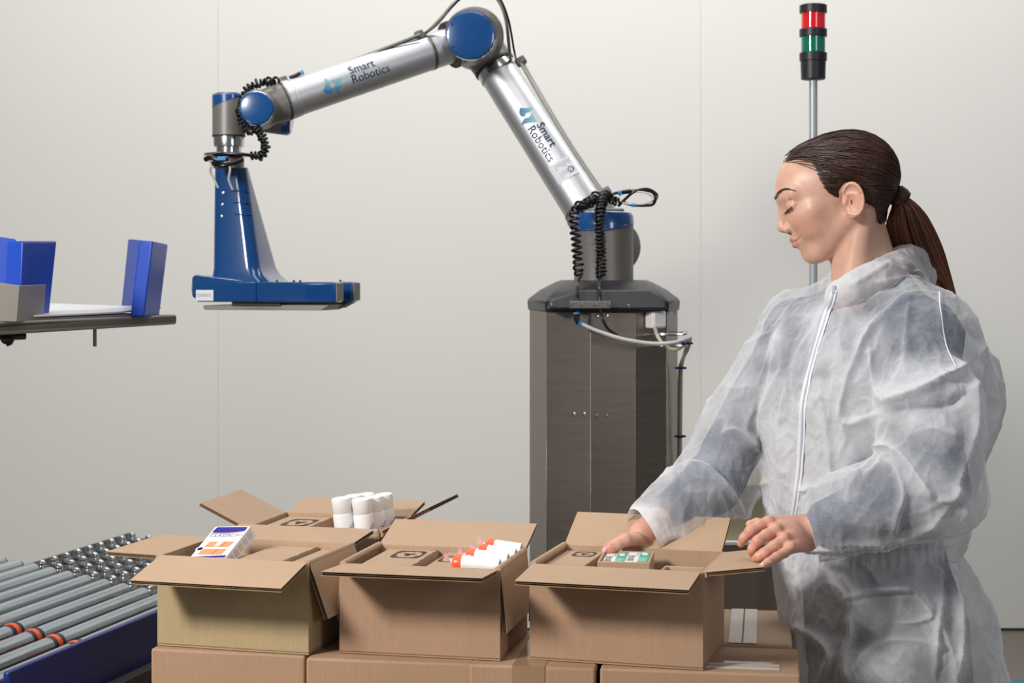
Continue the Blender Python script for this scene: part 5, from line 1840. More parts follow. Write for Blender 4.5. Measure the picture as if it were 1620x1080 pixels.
def skull(q):
    # head without the face detail, local coordinates
    m = np.stack([q[:, 0], np.abs(q[:, 1]), q[:, 2]], 1)
    d = ell(m, V3(-.016, 0, .034), V3(.077, .069, .067))
    d = smin(d, ell(m, V3(.036, 0, .040), V3(.066, .059, .066)), .03)
    d = smin(d, ell(m, V3(.042, 0, -.010), V3(.055, .050, .060)), .03)
    nk = cap(m, (NKT - HC) @ HM, (NKE - HC) @ HM, .0475, .053)
    return smin(d, nk, .01)


OC = V3(-.008, 0, .030)


def cast(dirs, lift):
    """distance from OC along local directions to the skull + lift"""
    t = np.full(len(dirs), .03)
    for _ in range(24):
        t = t + np.maximum(-(skull(OC + dirs * t[:, None])) * .9, -.01) if False else t - skull(OC + dirs * t[:, None]) * .9
    return t + lift


TIE = V3(-.096, 0, -.018)
# under-layer: a close cap following the skull
def cap_hair(p):
    q = to_head(p)
    d = skull(q)
    ed = edge_dist(q[:, 0], q[:, 2]); fin = in_face(q[:, 0], q[:, 2])
    s_ = np.where(fin, -ed, ed) - .004
    ear_ = np.exp(-(((q[:, 0] + .006) / .020) ** 2 + ((q[:, 2] + .001) / .032) ** 2) ** 2)
    thick = .0060 * np.clip(s_ / .018, 0, 1) ** .6 * (1 - ear_)
    o = d - thick
    return np.maximum(o, np.where(s_ > 0, -s_, -s_) * 1.0)


hv, hf = surface(cap_hair, HC - .16, HC + .16, .0028, proj=1)
keep = np.zeros(len(hv), bool)
hm = to_mesh('hair', hv, hf, mhair)
ta = hm.attributes.new('tone', 'FLOAT', 'POINT'); ta.data.foreach_set('value', np.full(len(hv), .08, np.float32))

rs = np.random.RandomState(3)
strands = []          # list of (points (n,3), radii, tone)
N = 5200
dirs = rs.normal(size=(N * 3, 3)); dirs /= np.linalg.norm(dirs, axis=1)[:, None]
t0 = cast(dirs, 0)
pt = OC + dirs * t0[:, None]
ok = ~in_face(pt[:, 0], pt[:, 2]) & (pt[:, 2] > -.075) & ~((pt[:, 0] < -.06) & (pt[:, 2] < -.05))
dirs = dirs[ok][:N]; pt = pt[ok][:N]
# extra roots right on the hairline
tt_ = rs.rand(1500); seg = (tt_ * 15.99).astype(int); fr = tt_ * 15.99 - seg
ex = FACE[seg] + (FACE[seg + 1] - FACE[seg]) * fr[:, None] + rs.normal(size=(1500, 2)) * .0015
sgn_ = np.where(rs.rand(1500) < .7, 1, -1)
y_ = np.full(1500, .02)
def solve_y(x, z):
    y = np.full(len(x), .0); lo_ = np.zeros(len(x)); hi_ = np.full(len(x), .09)
    for _ in range(22):
        mid = (lo_ + hi_) / 2
        ins = skull(np.stack([x, mid, z], 1)) < 0
        lo_ = np.where(ins, mid, lo_); hi_ = np.where(ins, hi_, mid)
    return lo_
ye = solve_y(ex[:, 0], ex[:, 1])
oke = (ye > .004)
pe = np.stack([ex[:, 0], sgn_ * ye, ex[:, 1]], 1)[oke]
de = pe - OC; de /= np.linalg.norm(de, axis=1)[:, None]
# front hairline across the forehead
xf = np.linspace(-.052, .052, 420) + rs.normal(size=420) * .001
pf = []
zf0 = FACE[2][1]; xf0 = FACE[1][0]
for y in xf:
    zz_ = zf0 - .002 - 3.0 * y * y + rs.normal() * .0012
    d_ = V3(1, 0, 0)
    # march forward to the skull
    lo_, hi_ = 0., .12
    for _ in range(18):
        mid = (lo_ + hi_) / 2
        if skull(V3(mid, y, zz_)[None])[0] < 0: lo_ = mid
        else: hi_ = mid
    pf.append((lo_, y, zz_))
pf = np.array(pf); df = pf - OC; df /= np.linalg.norm(df, axis=1)[:, None]
dirs = np.concatenate([dirs, de, df])
isedge = np.concatenate([np.zeros(len(dirs) - len(de) - len(df)), np.ones(len(de) + len(df))])
n_ = len(dirs)
dT = (TIE - OC) / np.linalg.norm(TIE - OC)
dTj = dT + rs.normal(size=(n_, 3)) * .10; dTj /= np.linalg.norm(dTj, axis=1)[:, None]
K = 15
clump = perlin(dirs * 7.0); clump2 = perlin(dirs * 22.0 + 9)
lift = .0045 + .0035 * rs.rand(n_) + .002 * clump2
pts_all = []
for k in range(K):
    t = k / (K - 1)
    te = t
    om = np.arccos(np.clip((dirs * dTj).sum(1), -1, 1)); so = np.sin(om) + 1e-9
    d_ = dirs * (np.sin((1 - te) * om) / so)[:, None] + dTj * (np.sin(te * om) / so)[:, None]
    # strands sweep a little low on the sides before they rise to the tie
    d_[:, 2] += .10 * np.sin(PI * t) * np.clip(clump + .1, -.5, .6)
    d_ /= np.linalg.norm(d_, axis=1)[:, None]
    r_ = cast(d_, 0)
    lf = np.where(isedge > 0, np.minimum(1, t * 4 + .05), 1) * lift * (1 + .6 * math.sin(PI * t) * (1 + clump))
    pp_ = OC + d_ * r_[:, None]
    ear_ = np.exp(-(((pp_[:, 0] + .006) / .021) ** 2 + ((pp_[:, 2] + .001) / .033) ** 2) ** 2)
    lf = lf * (1 - 1.8 * ear_)
    pts_all.append(OC + d_ * (r_ + lf + (.006 * t ** 6))[:, None])
pts_all = np.stack(pts_all, 1)
pts_all = pts_all.reshape(-1, 3) @ HM.T + HC
pts_all = pts_all.reshape(n_, K, 3)


def strand_mesh(PT, rad, tone, name, sides=3):
    n, K, _ = PT.shape
    tg = np.gradient(PT, axis=1); tg /= np.linalg.norm(tg, axis=2)[..., None] + 1e-12
    ref = np.array([.3, -.9, .3]); ref = ref / np.linalg.norm(ref)
    u = np.cross(tg, ref); u /= np.linalg.norm(u, axis=2)[..., None] + 1e-12
    w_ = np.cross(tg, u)
    a = np.arange(sides) * 2 * PI / sides
    ring = PT[:, :, None, :] + (u[:, :, None, :] * np.cos(a)[None, None, :, None] + w_[:, :, None, :] * np.sin(a)[None, None, :, None]) * rad[:, :, None, None]
    v = ring.reshape(-1, 3)
    i = np.arange(n)[:, None, None] * K * sides; k = np.arange(K - 1)[None, :, None] * sides; s_ = np.arange(sides)[None, None, :]; s2 = (s_ + 1) % sides
    f = np.stack([i + k + s_, i + k + s2, i + k + sides + s2, i + k + sides + s_], -1).reshape(-1, 4)
    tn = np.repeat(tone.reshape(n, -1) if tone.ndim > 1 else np.repeat(tone[:, None], K, 1), sides, axis=1).ravel()
    return v, f, tn


rad = np.full((n_, K), .00062) * (1 + .5 * rs.rand(n_))[:, None]
rad *= np.interp(np.linspace(0, 1, K), [0, .1, .9, 1], [.35, 1, 1, .8])[None]
back = np.clip((-dirs[:, 0] + .2) * .8, 0, 1)
tone = .08 + .26 * rs.rand(n_) ** 1.5 + .14 * clump + .24 * back * rs.rand(n_)
v1, f1, t1 = strand_mesh(pts_all, rad, np.clip(tone, 0, 1), 'x')

# ponytail between its left and right outlines
Lp = [(1413, 322), (1409, 335), (1403, 352), (1402, 370), (1406, 392), (1420, 415), (1444, 436), (1466, 450), (1490, 466), (1515, 488)]
Rp = [(1428, 306), (1450, 322), (1466, 340), (1479, 364), (1488, 384), (1495, 402), (1502, 428), (1507, 446), (1512, 464), (1519, 489)]
Yp = [2.860, 2.863, 2.872, 2.888, 2.908, 2.925, 2.940, 2.950, 2.955, 2.957]
Kp = 22
Lc = np.array([Pn(a, b_, y) for (a, b_), y in zip(Lp, Yp)]); Rc = np.array([Pn(a, b_, y) for (a, b_), y in zip(Rp, Yp)])
tk = np.linspace(0, 1, Kp); tn_ = np.linspace(0, 1, len(Lp))
Lc = np.stack([np.interp(tk, tn_, Lc[:, i]) for i in range(3)], 1); Rc = np.stack([np.interp(tk, tn_, Rc[:, i]) for i in range(3)], 1)
Np = 2600
sx = rs.rand(Np); dep = rs.normal(size=Np) * .5
endt = np.clip(1 - .45 * rs.rand(Np) ** 3 - .25 * np.abs(sx - .7), .5, 1.0)
PT = np.zeros((Np, Kp, 3))
thick = np.interp(tk, [0, .12, .4, .8, 1], [.010, .020, .026, .018, .004])
wig = perlin(np.stack([sx * 9, dep * 2, np.zeros(Np)], 1))
for k in range(Kp):
    t = tk[k] * endt
    Lk = np.stack([np.interp(t, tk, Lc[:, i]) for i in range(3)], 1); Rk = np.stack([np.interp(t, tk, Rc[:, i]) for i in range(3)], 1)
    s_ = np.clip(sx + .05 * wig * math.sin(3 * tk[k]), 0, 1)
    p = Lk + (Rk - Lk) * s_[:, None]
    dd = np.interp(t, tk, thick) * np.sqrt(np.clip(1 - (2 * s_ - 1) ** 2, .03, 1))
    p[:, 1] += -dd * np.clip(dep, -1, 1)
    PT[:, k] = p
radp = np.full((Np, Kp), .00068) * np.interp(tk, [0, .8, 1], [1, .9, .3])[None]
tp_ = .32 + .50 * rs.rand(Np)[:, None] * np.ones((1, Kp)) * np.interp(tk, [0, .3, 1], [.55, .9, 1.25])[None] + .16 * wig[:, None]
v2, f2, t2_ = strand_mesh(PT, radp, np.clip(tp_, .02, 1), 'x')
# wrap of hair around the tie
wr = []
tc_ = Pn(1422, 311, 2.860); axp = Pn(1446, 330, 2.866) - Pn(1412, 304, 2.858); axp /= np.linalg.norm(axp)
ua = np.cross(axp, V3(0, 1, 0)); ua /= np.linalg.norm(ua); ub = np.cross(axp, ua)
Nw = 90; PTw = np.zeros((Nw, 26, 3))
for i in range(Nw):
    o_ = rs.normal() * .0038; r0 = .0145 + rs.rand() * .0035
    a = np.linspace(0, 2 * PI, 26)
    PTw[i] = tc_ + axp * o_ + (ua * np.cos(a)[:, None] * r0 + ub * np.sin(a)[:, None] * r0)
v3, f3, t3 = strand_mesh(PTw, np.full((Nw, 26), .0009), np.full(Nw, .25) + rs.rand(Nw) * .1, 'x')
vv = np.concatenate([hv, v1, v2, v3]); k1 = len(hv); k2 = k1 + len(v1); k3 = k2 + len(v2)
ff = np.concatenate([hf, f1 + k1, f2 + k2, f3 + k3]); tn = np.concatenate([np.full(len(hv), .08), t1, t2_, t3])
hm = to_mesh('hair', vv, ff, mhair)
ta = hm.attributes.new('tone', 'FLOAT', 'POINT'); ta.data.foreach_set('value', tn.astype(np.float32))
child('hair', hm)

# ------------------------------------------------------------ dark clothes under the coverall
mdark = mat('navy_knit', srgb(42, 58, 88), 0.8, noise=.15, nscale=120)
mden = mat('dark_denim', srgb(52, 54, 62), 0.8, noise=.15, nscale=120)
R_in = rows([(448, 1340, 1430, 2.90, .9), (466, 1316, 1452, 2.90, .8), (485, 1286, 1478, 2.90, .52), (520, 1256, 1500, 2.90, .57), (580, 1246, 1498, 2.90, .78), (640, 1250, 1490, 2.90, .80), (720, 1262, 1478, 2.90, .77),
             (800, 1272, 1470, 2.90, .76), (880, 1270, 1490, 2.90, .77), (930, 1272, 1506, 2.90, .80)])


def sweater(p):
    d = section_sdf(p, R_in)
    d = smin(d, cap(p, SHN, ELN, .052, .050), .03); d = smin(d, cap(p, ELN, ELN + (WRN - ELN) * .80, .052, .042), .012)
    d = smin(d, cap(p, SHF, ELF, .052, .050), .03); d = smin(d, cap(p, ELF, ELF + (WRF - ELF) * .62, .052, .040), .012)
    d = smin(d, cap(p, SHN, NB + V3(0, 0, -.012), .048, .050), .03); d = smin(d, cap(p, SHF, NB + V3(0, 0, -.012), .044, .050), .03)
    return d


sv, sf = surface(sweater, (.05, 2.45, .8), (.92, 3.3, 1.5), .006)
sv = sv + grad(sweater, sv) * (perlin(sv * 22) * .004)[:, None]
child('sweater', to_mesh('sweater', sv, sf, mdark))
R_tr = rows([(905, 1272, 1492, 2.90, .78), (960, 1276, 1522, 2.90, .84), (1050, 1280, 1530, 2.90, .86), (1120, 1300, 1506, 2.90, .82)])


def trous(p):
    return smin(section_sdf(p, R_tr), legs(p, .095, .068, .055), .03)


sv, sf = surface(trous, (.2, 2.45, .05), (.92, 3.3, 1.0), .008)
child('trousers', to_mesh('trousers', sv, sf, mden))
# shoes
mshoe = mat('dark_shoe', srgb(50, 50, 54), .5)
for a in (ANN, ANF):
    def shoe(p, a=a):
        d = smin(cap(p, a + V3(.01, .005, -.04), a + V3(-.14, -.07, -.050), .040, .032), cap(p, a, a + V3(0, 0, -.04), .045, .045), .02)
        return smax(d, .002 - p[:, 2], .004)
    sv, sf = surface(shoe, a + V3(-.25, -.2, -.12), a + V3(.12, .12, .06), .006)
    child('shoe', to_mesh('shoe', sv, sf, mshoe))

# ------------------------------------------------------------ the coverall
R_cov = rows([(446, 1352, 1430, 2.90, .9), (456, 1318, 1462, 2.90, .74), (466, 1288, 1492, 2.90, .66), (480, 1262, 1508, 2.90, .62), (500, 1243, 1522, 2.90, .64), (540, 1226, 1540, 2.90, .74), (600, 1211, 1556, 2.90, .82), (650, 1209, 1562, 2.90, .84),
              (700, 1209, 1552, 2.90, .84), (780, 1214, 1528, 2.90, .82), (840, 1222, 1515, 2.90, .80), (868, 1228, 1505, 2.90, .80), (900, 1232, 1524, 2.90, .82), (960, 1238, 1556, 2.90, .86),
              (1080, 1250, 1588, 2.90, .88), (1150, 1262, 1580, 2.90, .86), (1200, 1290, 1560, 2.90, .84)])
colp = [Pn(1322, 456, 2.815), Pn(1350, 445, 2.790), Pn(1388, 428, 2.800), Pn(1420, 414, 2.845), Pn(1440, 410, 2.905), Pn(1438, 412, 2.965), Pn(1410, 425, 3.005), Pn(1370, 440, 2.99), Pn(1330, 452, 2.92), Pn(1320, 456, 2.86)]
colr = [.008, .012, .016, .021, .025, .025, .022, .016, .011, .008]


def coverall(p):
    d = section_sdf(p, R_cov)
    # balloon of cloth on the back
    d = smin(d, ell(p, Pn(1520, 625, 2.97), V3(.062, .10, .105)), .05)
    # near sleeve
    m1 = SHN + (ELN - SHN) * .55 + V3(-.004, -.012, 0)
    s_ = chain(p, [SHN + V3(-.01, .02, -.005), m1, ELN + V3(-.002, 0, .0)], [.072, .083, .078])
    d = smin(d, s_, .012)
    f1_ = ELN + (WRN - ELN) * .55
    s_ = chain(p, [ELN, f1_ + V3(.0, 0, .004), ELN + (WRN - ELN) * 1.10], [.074, .0665, .0465])
    d = smin(d, s_, .016)
    d = smin(d, cap(p, SHN + V3(0, .01, -.005), Pn(1420, 465, 2.86), .070, .05), .03)
    d = smin(d, cap(p, SHF + V3(0, -.005, 0), Pn(1335, 472, 2.95), .060, .045), .03)
    # far sleeve
    s_ = chain(p, [SHF + V3(.0, -.02, 0), SHF + (ELF - SHF) * .6, ELF + V3(.004, 0, .004)], [.066, .072, .066])
    d = smin(d, s_, .016)
    s_ = chain(p, [ELF + V3(0, 0, .004), ELF + (WRF - ELF) * .5 + V3(0, 0, .004), ELF + (WRF - ELF) * 1.08], [.066, .058, .040])
    d = smin(d, s_, .016)
    d = smin(d, cap(p, Pn(1060, 838, 2.86), Pn(1034, 874, 2.83), .030, .016), .014)
    # collar and folded hood
    d = smin(d, chain(p, colp + [colp[0]], colr + [colr[0]]), .026)
    d = smin(d, chain(p, [c_ + V3(0, 0, -.016) for c_ in colp[:5]], [.014] * 5), .02)
    d = smin(d, cap(p, Pn(1415, 420, 2.84), Pn(1455, 438, 2.93), .020, .026), .02)
    d = smin(d, legs(p, .120, .105, .085), .03)
    return d


print('coverall mesh')
cvv, cff = surface(coverall, (.0, 2.4, .04), (1.0, 3.35, 1.5), .0030)
# ---- folds
nrm_ = grad(coverall, cvv)
PX = 810 + cvv[:, 0] / cvv[:, 1] * FOC; PY = HOR - (cvv[:, 2] - CAMH) / cvv[:, 1] * FOC
view = cvv - np.array([0, 0, CAMH]); view /= np.linalg.norm(view, axis=1)[:, None]
facing = -(view * nrm_).sum(1)
disp = np.zeros(len(cvv))


def stroke(pts, h, w1, w2=None, front=.05, ymax=9):
    """ridge of height h (mm) along a drawn line; w1 / w2 = fall-off (px) on its left / right"""
    global disp
    w2 = w2 or w1
    pts = np.array([tuple(x) for x in spline([Vector((a, b_, 0)) for a, b_ in pts], 6)])[:, :2]
    best = np.full(len(cvv), 1e9); sgn = np.zeros(len(cvv)); par = np.zeros(len(cvv))
    mk = (facing > -.1) & (PX > pts[:, 0].min() - 60) & (PX < pts[:, 0].max() + 60) & (PY > pts[:, 1].min() - 60) & (PY < pts[:, 1].max() + 60) & (cvv[:, 1] < ymax)
    X = PX[mk]; Yq = PY[mk]; bs = best[mk]; sg = sgn[mk]; pr = par[mk]
    n = len(pts) - 1
    for i in range(n):
        a = pts[i]; d = pts[i + 1] - a; L2 = d @ d + 1e-9
        t = np.clip(((X - a[0]) * d[0] + (Yq - a[1]) * d[1]) / L2, 0, 1)
        ddx = X - a[0] - t * d[0]; ddy = Yq - a[1] - t * d[1]
        r = np.hypot(ddx, ddy); c_ = d[0] * ddy - d[1] * ddx
        up = r < bs
        bs = np.where(up, r, bs); sg = np.where(up, np.sign(c_), sg); pr = np.where(up, (i + t) / n, pr)
    w_ = np.where(sg > 0, w2, w1)
    prof = np.exp(-np.sqrt((bs / w_) ** 2 + .04) + .2)
    end = np.clip(np.minimum(pr, 1 - pr) * 6 + .25, 0, 1)
    disp[mk] += h * .00125 * prof * end * np.clip((facing[mk] + .1) * 3, 0, 1)


# low, wide billows and crumple
dn = perlin(cvv * 9.0 + 3) * .010
ridge = (1 - np.abs(perlin(cvv * np.array([12, 12, 7.]) + 11)) * 2.8)
ridge2 = (1 - np.abs(perlin(cvv * np.array([34, 34, 22.]) + 5)) * 2.8)
ridge3 = (1 - np.abs(perlin(cvv * 75. + 2)) * 3)
disp += dn + .0055 * np.clip(ridge, -.6, 1) ** 3 + .0020 * np.clip(ridge2, -.6, 1) ** 3 + .0008 * np.clip(ridge3, -1, 1)
S = stroke
# chest and zip side
S([(1318, 462), (1300, 520), (1280, 600), (1270, 660), (1268, 740), (1258, 800)], 4, 3, 5)
S([(1250, 500), (1228, 560), (1214, 640), (1212, 700)], 5, 6)
S([(1245, 600), (1236, 680), (1240, 760), (1236, 820)], 5, 5)
S([(1300, 600), (1310, 660), (1318, 720), (1320, 760)], 7, 4, 10)
S([(1340, 480), (1330, 560), (1318, 640)], 4, 8)
S([(1372, 480), (1400, 470), (1440, 472)], 5, 5)
S([(1335, 665), (1348, 668), (1372, 660), (1400, 655)], 9, 4, 10)
S([(1395, 500), (1372, 540), (1350, 590), (1335, 640), (1334, 668)], 9, 4, 9)
S([(1438, 478), (1404, 500), (1378, 530), (1362, 560)], 8, 5, 10)
# armhole and shoulder
S([(1486, 464), (1488, 510), (1498, 560), (1520, 588)], 5, 2.5, 4)
S([(1440, 480), (1436, 520), (1432, 560)], 7, 5)
S([(1378, 545), (1386, 600), (1404, 640)], 9, 5, 6)
S([(1402, 641), (1430, 632), (1470, 615), (1504, 598), (1528, 578)], 15, 14, 3.5)
S([(1404, 652), (1440, 645), (1500, 640), (1530, 622)], -9, 6)
S([(1420, 500), (1450, 520), (1470, 560)], 5, 6)
S([(1540, 520), (1556, 580), (1572, 640), (1560, 700)], 7, 4)
S([(1550, 600), (1545, 560), (1553, 545)], 6, 4)
# upper sleeve to the elbow
S([(1530, 590), (1540, 640), (1536, 700), (1508, 788)], 7, 4, 6)
S([(1390, 718), (1410, 705), (1432, 722), (1462, 765), (1480, 790)], 12, 4, 9)
S([(1396, 730), (1420, 745), (1432, 780), (1418, 815), (1414, 845)], 10, 5, 6)
S([(1402, 660), (1398, 690), (1390, 718)], 6, 5)
S([(1440, 660), (1480, 680), (1520, 690)], 5, 8)
S([(1480, 790), (1506, 788), (1516, 770)], 7, 5)
# near forearm
S([(1262, 778), (1290, 770), (1330, 756), (1362, 752), (1380, 758)], 6, 5)
S([(1372, 757), (1392, 740), (1410, 722)], 8, 4)
S([(1318, 860), (1370, 856), (1420, 852), (1468, 830), (1500, 800)], 7, 4)
S([(1282, 765), (1286, 790), (1280, 820)], 5, 4)
S([(1300, 800), (1330, 830), (1330, 865)], 4, 6)
S([(1262, 864), (1300, 868), (1340, 862)], 8, 3, 6)
# far sleeve
S([(1070, 738), (1108, 738), (1140, 765), (1160, 790), (1171, 812)], 11, 4, 8)
S([(1171, 812), (1182, 790), (1200, 770), (1216, 762)], 9, 4)
S([(1140, 690), (1165, 680), (1190, 700), (1205, 715)], 8, 5)
S([(1112, 820), (1096, 832), (1078, 846), (1052, 850), (1036, 868)], 12, 4, 10)
S([(1150, 818), (1128, 822), (1112, 818)], 8, 5)
S([(1000, 806), (1030, 820), (1050, 848)], 5, 5)
S([(1195, 640), (1180, 680), (1200, 700)], 6, 5)
S([(1062, 745), (1064, 770), (1040, 790)], 5, 6)
# waist and trousers of the coverall
for k in range(26):
    x = 1236 + k * 10.5
    S([(x, 852 + (k % 3) * 2), (x + 2 * math.sin(k * 2.1), 872), (x + 5 * math.sin(k * 1.7), 892 + 14 * abs(math.sin(k * 1.3)))], 3.2, 2.5)
S([(1240, 868), (1320, 876), (1400, 872), (1470, 868), (1508, 866)], -7, 6)
S([(1262, 905), (1272, 950), (1262, 985), (1300, 1010), (1318, 1040), (1300, 1075)], 10, 6, 8)
S([(1338, 946), (1380, 934), (1420, 930), (1442, 934)], 12, 3, 10)
S([(1342, 952), (1380, 942), (1440, 940)], -8, 4)
S([(1348, 968), (1350, 1000), (1342, 1040), (1345, 1078)], 9, 4, 8)
S([(1442, 934), (1470, 972), (1448, 985), (1420, 985)], 7, 4)
S([(1482, 900), (1488, 950), (1480, 1000), (1478, 1075)], 8, 4)
S([(1502, 868), (1512, 930), (1518, 1000), (1512, 1075)], 8, 4)
S([(1362, 882), (1380, 905), (1392, 922)], 5, 4)
S([(1330, 905), (1350, 935), (1352, 960)], 7, 5)
S([(1350, 1060), (1390, 1020), (1450, 1015), (1490, 1030)], 6, 6)
S([(1540, 900), (1566, 950), (1580, 1010)], 5, 5)
S([(1470, 880), (1478, 910), (1490, 900)], 5, 4)
# hood
S([(1345, 452), (1370, 438), (1395, 422), (1412, 412)], 4, 2.5)
S([(1380, 446), (1420, 440), (1460, 446)], 6, 3, 5)
S([(1400, 418), (1425, 426), (1455, 436)], 5, 3)
S([(1418, 408), (1440, 420), (1450, 436)], 5, 3)
# keep the cuffs calm
for W_ in (WRN, WRF):
    kq = np.clip(np.linalg.norm(cvv - W_, axis=1) / .09, .35, 1)
    disp *= kq
nk_ = np.clip(np.linalg.norm(cvv - Pn(1350, 445, 2.84), axis=1) / .06, .4, 1); disp *= nk_
# smooth the displacement slightly and apply
cvv = cvv + nrm_ * disp[:, None]

fab = bpy.data.materials.new('white_nonwoven_fabric'); fab.use_nodes = True
nt = fab.node_tree
for n in list(nt.nodes):
    if n.type != 'OUTPUT_MATERIAL': nt.nodes.remove(n)
out = [n for n in nt.nodes if n.type == 'OUTPUT_MATERIAL'][0]
tc = nt.nodes.new('ShaderNodeTexCoord')
dif = nt.nodes.new('ShaderNodeBsdfPrincipled'); dif.inputs['Base Color'].default_value = srgb(240, 241, 244); dif.inputs['Roughness'].default_value = .6; dif.inputs['Specular IOR Level'].default_value = .3
trl = nt.nodes.new('ShaderNodeBsdfTranslucent'); trl.inputs['Color'].default_value = srgb(236, 238, 242)
mxa = nt.nodes.new('ShaderNodeMixShader'); mxa.inputs[0].default_value = .28
tra = nt.nodes.new('ShaderNodeBsdfTransparent'); tra.inputs[0].default_value = (1, 1, 1, 1)
n1 = nt.nodes.new('ShaderNodeTexNoise'); n1.inputs['Scale'].default_value = 420; n1.inputs['Detail'].default_value = 4
n2 = nt.nodes.new('ShaderNodeTexNoise'); n2.inputs['Scale'].default_value = 28; n2.inputs['Detail'].default_value = 5; n2.inputs['Roughness'].default_value = .6
nt.links.new(tc.outputs['Object'], n1.inputs['Vector']); nt.links.new(tc.outputs['Object'], n2.inputs['Vector'])
lw = nt.nodes.new('ShaderNodeLayerWeight'); lw.inputs['Blend'].default_value = .5
# opacity = base + grain + patches + more at grazing angles
def mth(op, a, b_=None, c_=None):
    m = nt.nodes.new('ShaderNodeMath'); m.operation = op
    for i, x in enumerate((a, b_, c_)):
        if x is None: continue
        if isinstance(x, (int, float)): m.inputs[i].default_value = x
        else: nt.links.new(x, m.inputs[i])
    return m.outputs[0]


opq = mth('MULTIPLY_ADD', n1.outputs['Fac'], .28, FAB_BASE - .14)
opq = mth('MULTIPLY_ADD', n2.outputs['Fac'], .36, mth('SUBTRACT', opq, .18))
opq = mth('MULTIPLY_ADD', mth('POWER', lw.outputs['Facing'], 2.0), .45, opq)
la = nt.nodes.new('ShaderNodeAttribute'); la.attribute_name = 'looseness'
opq = mth('MULTIPLY_ADD', la.outputs['Fac'], .54, opq)
opq = mth('MINIMUM', mth('MAXIMUM', opq, .15), .97)
mxb = nt.nodes.new('ShaderNodeMixShader')
nt.links.new(dif.outputs[0], mxa.inputs[1]); nt.links.new(trl.outputs[0], mxa.inputs[2])
nt.links.new(opq, mxb.inputs[0]); nt.links.new(tra.outputs[0], mxb.inputs[1]); nt.links.new(mxa.outputs[0], mxb.inputs[2])
nt.links.new(mxb.outputs[0], out.inputs['Surface'])
bp1 = nt.nodes.new('ShaderNodeBump'); bp1.inputs['Strength'].default_value = .30; bp1.inputs['Distance'].default_value = .003
n3 = nt.nodes.new('ShaderNodeTexNoise'); n3.inputs['Scale'].default_value = 38; n3.inputs['Detail'].default_value = 6; n3.inputs['Roughness'].default_value = .62
nt.links.new(tc.outputs['Object'], n3.inputs['Vector'])
vr = nt.nodes.new('ShaderNodeTexVoronoi'); vr.feature = 'DISTANCE_TO_EDGE'; vr.inputs['Scale'].default_value = 15
mpv = nt.nodes.new('ShaderNodeMapping'); mpv.inputs['Scale'].default_value = (1.2, 1.2, .7); mpv.inputs['Rotation'].default_value = (.3, .4, .2)
n4 = nt.nodes.new('ShaderNodeTexNoise'); n4.inputs['Scale'].default_value = 9; n4.inputs['Detail'].default_value = 3
vm = nt.nodes.new('ShaderNodeVectorMath'); vm.operation = 'MULTIPLY_ADD'; vm.inputs[1].default_value = (.10, .10, .10)
nt.links.new(tc.outputs['Object'], n4.inputs['Vector']); nt.links.new(n4.outputs['Color'], vm.inputs[0]); nt.links.new(tc.outputs['Object'], vm.inputs[2])
nt.links.new(vm.outputs[0], mpv.inputs[0]); nt.links.new(mpv.outputs[0], vr.inputs['Vector'])
hgt = mth('ADD', mth('MULTIPLY', n3.outputs['Fac'], .5), mth('MULTIPLY', mth('POWER', mth('MINIMUM', vr.outputs['Distance'], .12), .6), 2.0))
nt.links.new(hgt, bp1.inputs['Height']); nt.links.new(bp1.outputs[0], dif.inputs['Normal'])

def inner_gap(p):
    return np.minimum(sweater(p), trous(p))


gap = np.concatenate([inner_gap(c_) for c_ in np.array_split(cvv, 8)])
cling = np.clip((gap - .014 + perlin(cvv * 16 + 30) * .026) / .040, 0, 1); cling = cling * cling * (3 - 2 * cling)
cm = to_mesh('coverall', cvv, cff, fab)
ga2 = cm.attributes.new('looseness', 'FLOAT', 'POINT'); ga2.data.foreach_set('value', cling.astype(np.float32))
bm = bmesh.new(); bm.from_mesh(cm)
for W_, D_, off in ((WRN, WRN - ELN, -.006), (WRF, WRF - ELF, .000)):
    D_ = Vector(D_).normalized(); co = Vector(W_) + D_ * off
    if W_ is WRN: D_ = (D_ + Vector((0, 0, .10))).normalized()
    else: D_ = (D_ + Vector((-.05, .40, .05))).normalized()
    gf = [f_ for f_ in bm.faces if (f_.calc_center_median() - co).length < .085]
    ge = set(); gv = set()
    for f_ in gf:
        ge.update(f_.edges); gv.update(f_.verts)
    bmesh.ops.bisect_plane(bm, geom=list(gf) + list(ge) + list(gv), plane_co=co, plane_no=D_, clear_outer=True)
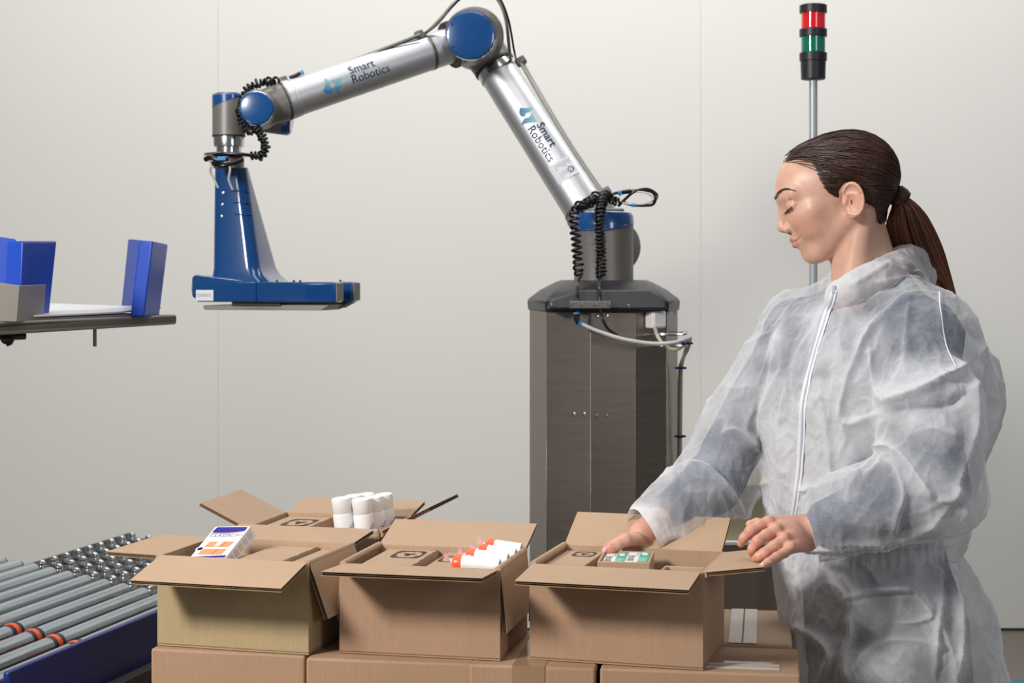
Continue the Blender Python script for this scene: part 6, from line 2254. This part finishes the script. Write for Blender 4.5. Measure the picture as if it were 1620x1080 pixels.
bm.to_mesh(cm); bm.free(); cm.shade_smooth()
cov = child('coverall', cm)
BC = bvh_of(cm)


def ribbon(name, pts, wd, m, lift=.0012, th=.0008, parent=None, n=8):
    """flat band lying on the coverall along a drawn line"""
    pp = spline([Vector((a, b_, 0)) for a, b_ in pts], n)
    locs = []
    for q_ in pp:
        l_, nn_ = hit(q_.x, q_.y, BC, lift)
        if l_ is not None: locs.append((l_, nn_))
    # even out
    L_ = [l for l, _ in locs]; N_ = [n_ for _, n_ in locs]
    for _ in range(3):
        L_ = [L_[0]] + [(L_[i - 1] + L_[i] * 2 + L_[i + 1]) / 4 for i in range(1, len(L_) - 1)] + [L_[-1]]
        N_ = [N_[0]] + [((N_[i - 1] + N_[i] * 2 + N_[i + 1]) / 4).normalized() for i in range(1, len(N_) - 1)] + [N_[-1]]
    rings = []
    for i in range(len(L_)):
        t = (L_[min(i + 1, len(L_) - 1)] - L_[max(i - 1, 0)]).normalized(); s_ = t.cross(N_[i]).normalized()
        rings.append([L_[i] - s_ * wd, L_[i] + s_ * wd, L_[i] + s_ * wd + N_[i] * th, L_[i] - s_ * wd + N_[i] * th])
    b = MB(); b.loft(rings); return b.build(name, m, parent or woman, smooth=60)


mzip = mat('white_zip_tape', srgb(236, 238, 244), .5)
mzt = mat('zip_teeth', srgb(196, 202, 216), .4)
ribbon('zip_tape', [(1322, 458), (1312, 484), (1298, 530), (1284, 580), (1272, 630), (1268, 690), (1265, 745), (1258, 800), (1250, 850)], .0055, mzip)
ribbon('zip', [(1322, 458), (1312, 484), (1298, 530), (1284, 580), (1272, 630), (1268, 690), (1265, 745), (1258, 800), (1250, 850)], .0012, mzt, .0024)
ribbon('seam', [(1486, 462), (1489, 500), (1496, 545), (1512, 580)], .0009, mzip, .0008)
l_, n_2 = hit(1321, 455, BC, .003)
if l_ is not None:
    b = MB(); b.box(l_ - Vector((.003, .003, .009)), l_ + Vector((.003, .001, .004))); b.build('zip_pull', mzt, woman, bevel=.001)
